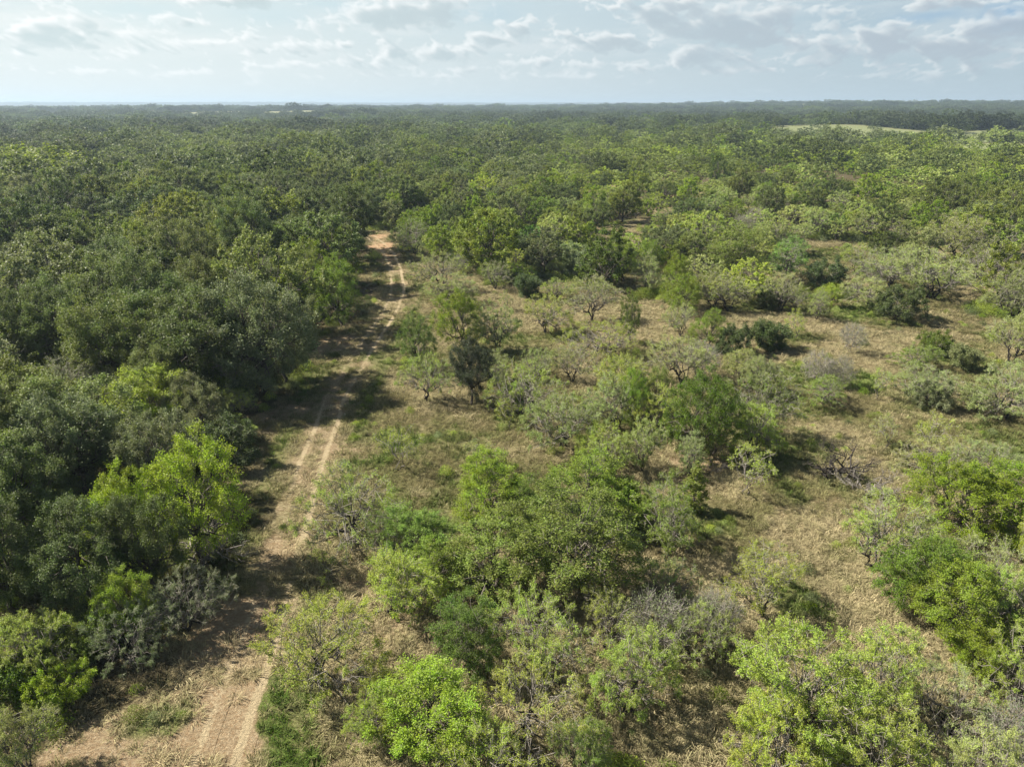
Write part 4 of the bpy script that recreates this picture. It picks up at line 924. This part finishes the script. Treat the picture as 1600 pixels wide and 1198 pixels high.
gx_, gy_ = np.meshgrid(np.arange(14, 110, 6.2), np.arange(6, 110, 6.2)); gx_ = (gx_ + rs.uniform(-2.6, 2.6, gx_.shape)).ravel(); gy_ = (gy_ + rs.uniform(-2.6, 2.6, gy_.shape)).ravel()
for x, y in zip(gx_, gy_):          # the scrub goes on beyond the frame edge
    px, py, zc = project(x, y, 1.5)
    if zc < 4 or 1600 + 3.6*FPX/zc < px < 3600 and inside(CLEAR, np.array([x]), np.array([y]))[0]:
        if zc > 4 and (np.hypot(HX-x, HY-y) > 4.2).all(): FAR.append((x, y, 'off', COL['msqg' if rs.rand() < .5 else 'msq'], rs.uniform(3.6, 6), rs.uniform(2.6, 4.6), math.hypot(x, y)))
lk = list(LAND); lp = np.array([LAND[k][:2] for k in lk])
byk = {}
for f in FILLED:
    d = np.hypot(lp[:,0]-f[3], lp[:,1]-f[4]); j = int(np.argmin(d)); w0 = f[6]/SIZE[f[1]][1]
    word = 'small ' if w0 < 0.90 else 'broad ' if w0 > 1.12 else ''
    if d[j] < 75: byk.setdefault((f[1], f[2], word, j), []).append((d[j], f))
ORD = ['nearest', 'second nearest', 'third nearest', 'fourth nearest', 'fifth nearest', 'sixth nearest', 'seventh nearest', 'eighth nearest']
for (sp, col, word, j), v in byk.items():
    v.sort(key=lambda q: q[0])
    for k, (d, f) in enumerate(v[:8]):
        head = FILL_LABEL[(sp, col)].split(' in the ')[0].split(' among ')[0]
        lab = f'{word}{head}, {ORD[k]} to the {lk[j]}'
        if len(lab.replace('-', ' ').split()) <= 16: f[0]['label'] = lab

# ---- everything farther off: one mass of wood, instanced on its own points
def scatter(name, label, pts, protos, kind='stuff', cat=None, mat=None):
    """pts: (n, 3) feet; each with proto index, scale xyz, turn, tint. protos: mesh datablocks."""
    P, idx, scl, rot, tint = pts
    me = bpy.data.meshes.new(name); me.vertices.add(len(P)); me.vertices.foreach_set('co', np.asarray(P, np.float32).ravel())
    a = me.attributes.new('pick', 'INT', 'POINT'); a.data.foreach_set('value', np.asarray(idx, np.int32))
    a = me.attributes.new('size', 'FLOAT_VECTOR', 'POINT'); a.data.foreach_set('vector', np.asarray(scl, np.float32).ravel())
    a = me.attributes.new('turn', 'FLOAT_VECTOR', 'POINT'); a.data.foreach_set('vector', np.asarray(rot, np.float32).ravel())
    a = me.attributes.new('tint', 'FLOAT_COLOR', 'POINT'); a.data.foreach_set('color', np.c_[tint, np.ones(len(P))].astype(np.float32).ravel())
    o = link(name, me); mark(o, label, cat, kind=kind)
    coll = bpy.data.collections.new(name + '_sources')          # not linked to the scene: only a source of shapes
    for i, m in enumerate(protos):
        s = bpy.data.objects.new(f'{name}_{chr(97+i)}', m); coll.objects.link(s)
    g = bpy.data.node_groups.new(name, 'GeometryNodeTree')
    g.interface.new_socket('Geometry', in_out='INPUT', socket_type='NodeSocketGeometry')
    g.interface.new_socket('Geometry', in_out='OUTPUT', socket_type='NodeSocketGeometry')
    n = g.nodes; L = g.links
    gi = n.new('NodeGroupInput'); go = n.new('NodeGroupOutput')
    ci = n.new('GeometryNodeCollectionInfo'); ci.inputs['Collection'].default_value = coll
    ci.inputs['Separate Children'].default_value = True; ci.inputs['Reset Children'].default_value = True
    iop = n.new('GeometryNodeInstanceOnPoints'); iop.inputs['Pick Instance'].default_value = True
    def named(nm, ty):
        q = n.new('GeometryNodeInputNamedAttribute'); q.data_type = ty; q.inputs['Name'].default_value = nm
        return q.outputs['Attribute']
    L.new(gi.outputs[0], iop.inputs['Points']); L.new(ci.outputs[0], iop.inputs['Instance'])
    L.new(named('pick', 'INT'), iop.inputs['Instance Index']); L.new(named('size', 'FLOAT_VECTOR'), iop.inputs['Scale'])
    e2r = n.new('FunctionNodeEulerToRotation'); L.new(named('turn', 'FLOAT_VECTOR'), e2r.inputs[0]); L.new(e2r.outputs[0], iop.inputs['Rotation'])
    L.new(iop.outputs[0], go.inputs[0])
    md = o.modifiers.new('scatter', 'NODES'); md.node_group = g
    return o
fk = ['foak0', 'foak1', 'foak2', 'fmsq0', 'fmsq1', 'fbrd0', 'fbrd1', 'nmsq0']
opt = {'oak': [0, 1, 2], 'msq': [3, 4], 'brd': [5, 6], 'off': [7]}
X = np.array([f[0] for f in FAR]); Y = np.array([f[1] for f in FAR]); Z = terrain(X, Y) - 0.3
idx = np.array([opt[f[2]][rs.randint(len(opt[f[2]]))] for f in FAR])
hw = np.array([PROTO[k][2] for k in fk])
S = np.array([(f[4], f[5]) for f in FAR]); H0 = hw[idx, 0]; W0 = hw[idx, 1]
stand = (0.72 + 0.6*fbm(X/90+11, Y/120+5, 3)) * rs.uniform(.62, 1.4, len(X))
scl = np.c_[S[:,0]/W0*1.08*stand**.5, S[:,0]/W0*1.08*stand**.5, S[:,1]/H0*np.minimum(stand, 1.15)]
rot = np.c_[np.zeros(len(X)), np.zeros(len(X)), rs.rand(len(X))*6.283]
patch = fbm(X/150+3, Y/210, 4); rr_ = np.hypot(X, Y)
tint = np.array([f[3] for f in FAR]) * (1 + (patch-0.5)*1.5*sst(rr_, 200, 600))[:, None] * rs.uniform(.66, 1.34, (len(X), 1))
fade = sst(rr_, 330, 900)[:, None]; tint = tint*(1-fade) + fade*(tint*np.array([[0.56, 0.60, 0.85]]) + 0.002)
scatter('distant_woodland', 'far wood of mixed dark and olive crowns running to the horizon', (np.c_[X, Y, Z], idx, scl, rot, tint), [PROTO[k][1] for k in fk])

# ---- dry grass, green grass and low weeds
def tuft_mesh(name, seed, n, h, w_, spread, bend):
    rs = np.random.RandomState(seed); V = []; v = []
    for k in range(n):
        a = rs.rand()*6.283; b = rs.rand()**0.5*spread; p0 = np.array([math.cos(a)*b, math.sin(a)*b, -0.02])
        d = np.array([math.cos(a+rs.randn()*.6), math.sin(a+rs.randn()*.6), 0]); L = h*(0.5+0.7*rs.rand())
        p1 = p0 + d*L*bend*0.4 + np.array([0, 0, L*0.65]); p2 = p0 + d*L*bend + np.array([0, 0, L*(0.95-0.45*bend)])
        s = np.array([-d[1], d[0], 0])*w_*(0.6+.8*rs.rand())
        V += [p0-s, p0+s, p1+s*.8, p1-s*.8, p1-s*.8, p1+s*.8, p2+s*.15, p2-s*.15]; q = rs.rand(); v += [q, q]
    F = np.arange(len(V)).reshape(-1, 4)
    return mesh_from(name, V, F, M_GRASS, {'vary': ('FACE', v)})
tufts = [tuft_mesh('tuft_lying', 1, 70, 0.42, 0.011, 0.34, 1.0), tuft_mesh('tuft_loose', 2, 60, 0.36, 0.010, 0.30, 0.75), tuft_mesh('tuft_upright', 3, 46, 0.46, 0.010, 0.20, 0.4)]
def grass_points(n, seed):
    rs = np.random.RandomState(seed)
    lo = np.array(CLEAR).min(0); hi = np.array(CLEAR).max(0); hi[0] = min(hi[0], 95); lo[1] = 12; hi[1] = min(hi[1], 175)
    x = rs.uniform(lo[0]-8, hi[0], n); y = lo[1] + (hi[1]-lo[1])*rs.rand(n)**1.7
    px, py, zc = project(x, y, 0.0); k = (px > -160) & (px < 2150) & (py < 1500); x, y = x[k], y[k]
    b, g, wd, f, h = ground_masks(x, y)
    td = track_dist(x, y)
    keep = (rs.rand(len(x)) > np.maximum(b*0.97, wd*0.72)) & (np.abs(td-0.86) > 0.42)
    return x[keep], y[keep], g[keep], wd[keep], rs
x, y, g, wd, rs2 = grass_points(125000, 4)
idx = np.where(g > 0.3, 2, rs2.randint(0, 2, len(x))); 
big = fbm(x/2.2, y/2.2, 3)
s = rs2.uniform(0.5, 1.15, len(x))*(0.6+0.9*big)
dryc = np.array([(0.48, 0.415, 0.25)]); olv = np.array([(0.22, 0.205, 0.09)]); grc = np.array([(0.13, 0.215, 0.040)])
t = (fbm(x/6.5+40, y/6.5, 3) > 0.5 + 0.15*(rs2.rand(len(x))-0.5)).astype(float)[:, None]*0.7
tint = dryc*(1-t) + olv*t; gg = np.clip((g[:, None] + (rs2.rand(len(x))[:, None]-0.5)*0.6), 0, 1); tint = tint*(1-gg) + grc*gg
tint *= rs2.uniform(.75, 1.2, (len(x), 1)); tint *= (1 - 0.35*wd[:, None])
wind = 0.6
rot = np.c_[rs2.randn(len(x))*0.12, rs2.randn(len(x))*0.12, rs2.rand(len(x))*6.283]
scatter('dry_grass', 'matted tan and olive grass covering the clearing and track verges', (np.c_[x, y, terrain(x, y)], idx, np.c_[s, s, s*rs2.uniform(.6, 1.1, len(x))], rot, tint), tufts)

def weed_mesh(name, seed, n, H, Wd, leaf):
    rs = np.random.RandomState(seed); P = np.c_[rs.randn(n)*Wd*.35, rs.randn(n)*Wd*.35, rs.rand(n)*H]; P[:, 2] *= np.exp(-(P[:,0]**2+P[:,1]**2)/(Wd*Wd*.5))
    A = rs.randn(n, 3); A[:, 2] = abs(A[:, 2])*.6; A /= np.linalg.norm(A, axis=1)[:, None]; B = np.cross(rs.randn(n, 3), A); B /= np.linalg.norm(B, axis=1)[:, None]
    S = (leaf*(.6+.8*rs.rand(n)))[:, None]
    V = np.stack([P-A*S*.5, P+B*S*.25, P+A*S*.5, P-B*S*.25], 1).reshape(-1, 3)
    return mesh_from(name, V, np.arange(len(V)).reshape(-1, 4), M_LEAF_I, {'vary': ('FACE', rs.rand(n))})
weeds = [weed_mesh('weed_low', 5, 900, 0.5, 0.9, 0.075), weed_mesh('weed_tall', 6, 1300, 1.1, 1.1, 0.08), weed_mesh('weed_bushy', 7, 2600, 1.4, 1.8, 0.085)]
def weed_points():
    rs = np.random.RandomState(12)
    n = 26000; rr = 18 + 150*rs.rand(n)**0.8; aa = rs.uniform(R(-42), R(42), n); x = rr*np.sin(aa); y = rr*np.cos(aa)
    b, g, wd, f, h = ground_masks(x, y); td = track_dist(x, y)
    p = np.where(wd > 0.5, np.where(td < 8, 0.12, 0.45), 0.02 + 0.06*(fbm(x/5+3, y/5, 3) > .58) + 0.14*(g > 0.45))
    keep = (rs.rand(n) < p) & (td > 2.0) & (b < 0.3)
    return x[keep], y[keep], wd[keep], rs
x, y, wd, rs3 = weed_points()
idx = np.where((wd > 0.5) & (y > 55), rs3.randint(0, 3, len(x)), rs3.randint(0, 2, len(x)))
s = rs3.uniform(.5, 1.2, len(x))*np.where(wd > .5, 1.0, .7)
pal = np.array([COL['msq'], COL['olive'], COL['brd'], COL['dk'], COL['grey'], COL['msqg']]); tint = pal[rs3.randint(0, 6, len(x))]*rs3.uniform(.8, 1.2, (len(x), 1))
scatter('undergrowth', 'low green weeds and seedlings under the trees and in the grass', (np.c_[x, y, terrain(x, y)], idx, np.c_[s, s, s], np.c_[0*x, 0*x, rs3.rand(len(x))*6.283], tint), weeds)

# ---- the air: pale haze round the whole place
def build_haze():
    a, z0, z1 = 13500, -45, 85
    V = [(-a,-a,z0),(a,-a,z0),(a,a,z0),(-a,a,z0),(-a,-a,z1),(a,-a,z1),(a,a,z1),(-a,a,z1)]
    F = [(0,3,2,1),(4,5,6,7),(0,1,5,4),(1,2,6,5),(2,3,7,6),(3,0,4,7)]
    m = bpy.data.materials.new('haze'); m.use_nodes = True; t = NT(m.node_tree); t.n.clear(); o = t.new('ShaderNodeOutputMaterial')
    v = t.new('ShaderNodeVolumePrincipled'); v.inputs['Color'].default_value = (0.62, 0.80, 1.0, 1); v.inputs['Density'].default_value = HAZE
    v.inputs['Anisotropy'].default_value = 0.2
    t.l.new(v.outputs[0], o.inputs['Volume'])
    mark(link('haze', mesh_from('haze', V, F, m)), kind='stuff')
HAZE = 1.9e-4
build_haze()
print('trees', COUNT, 'far', len(FAR), 'handplaced', len(TREES))
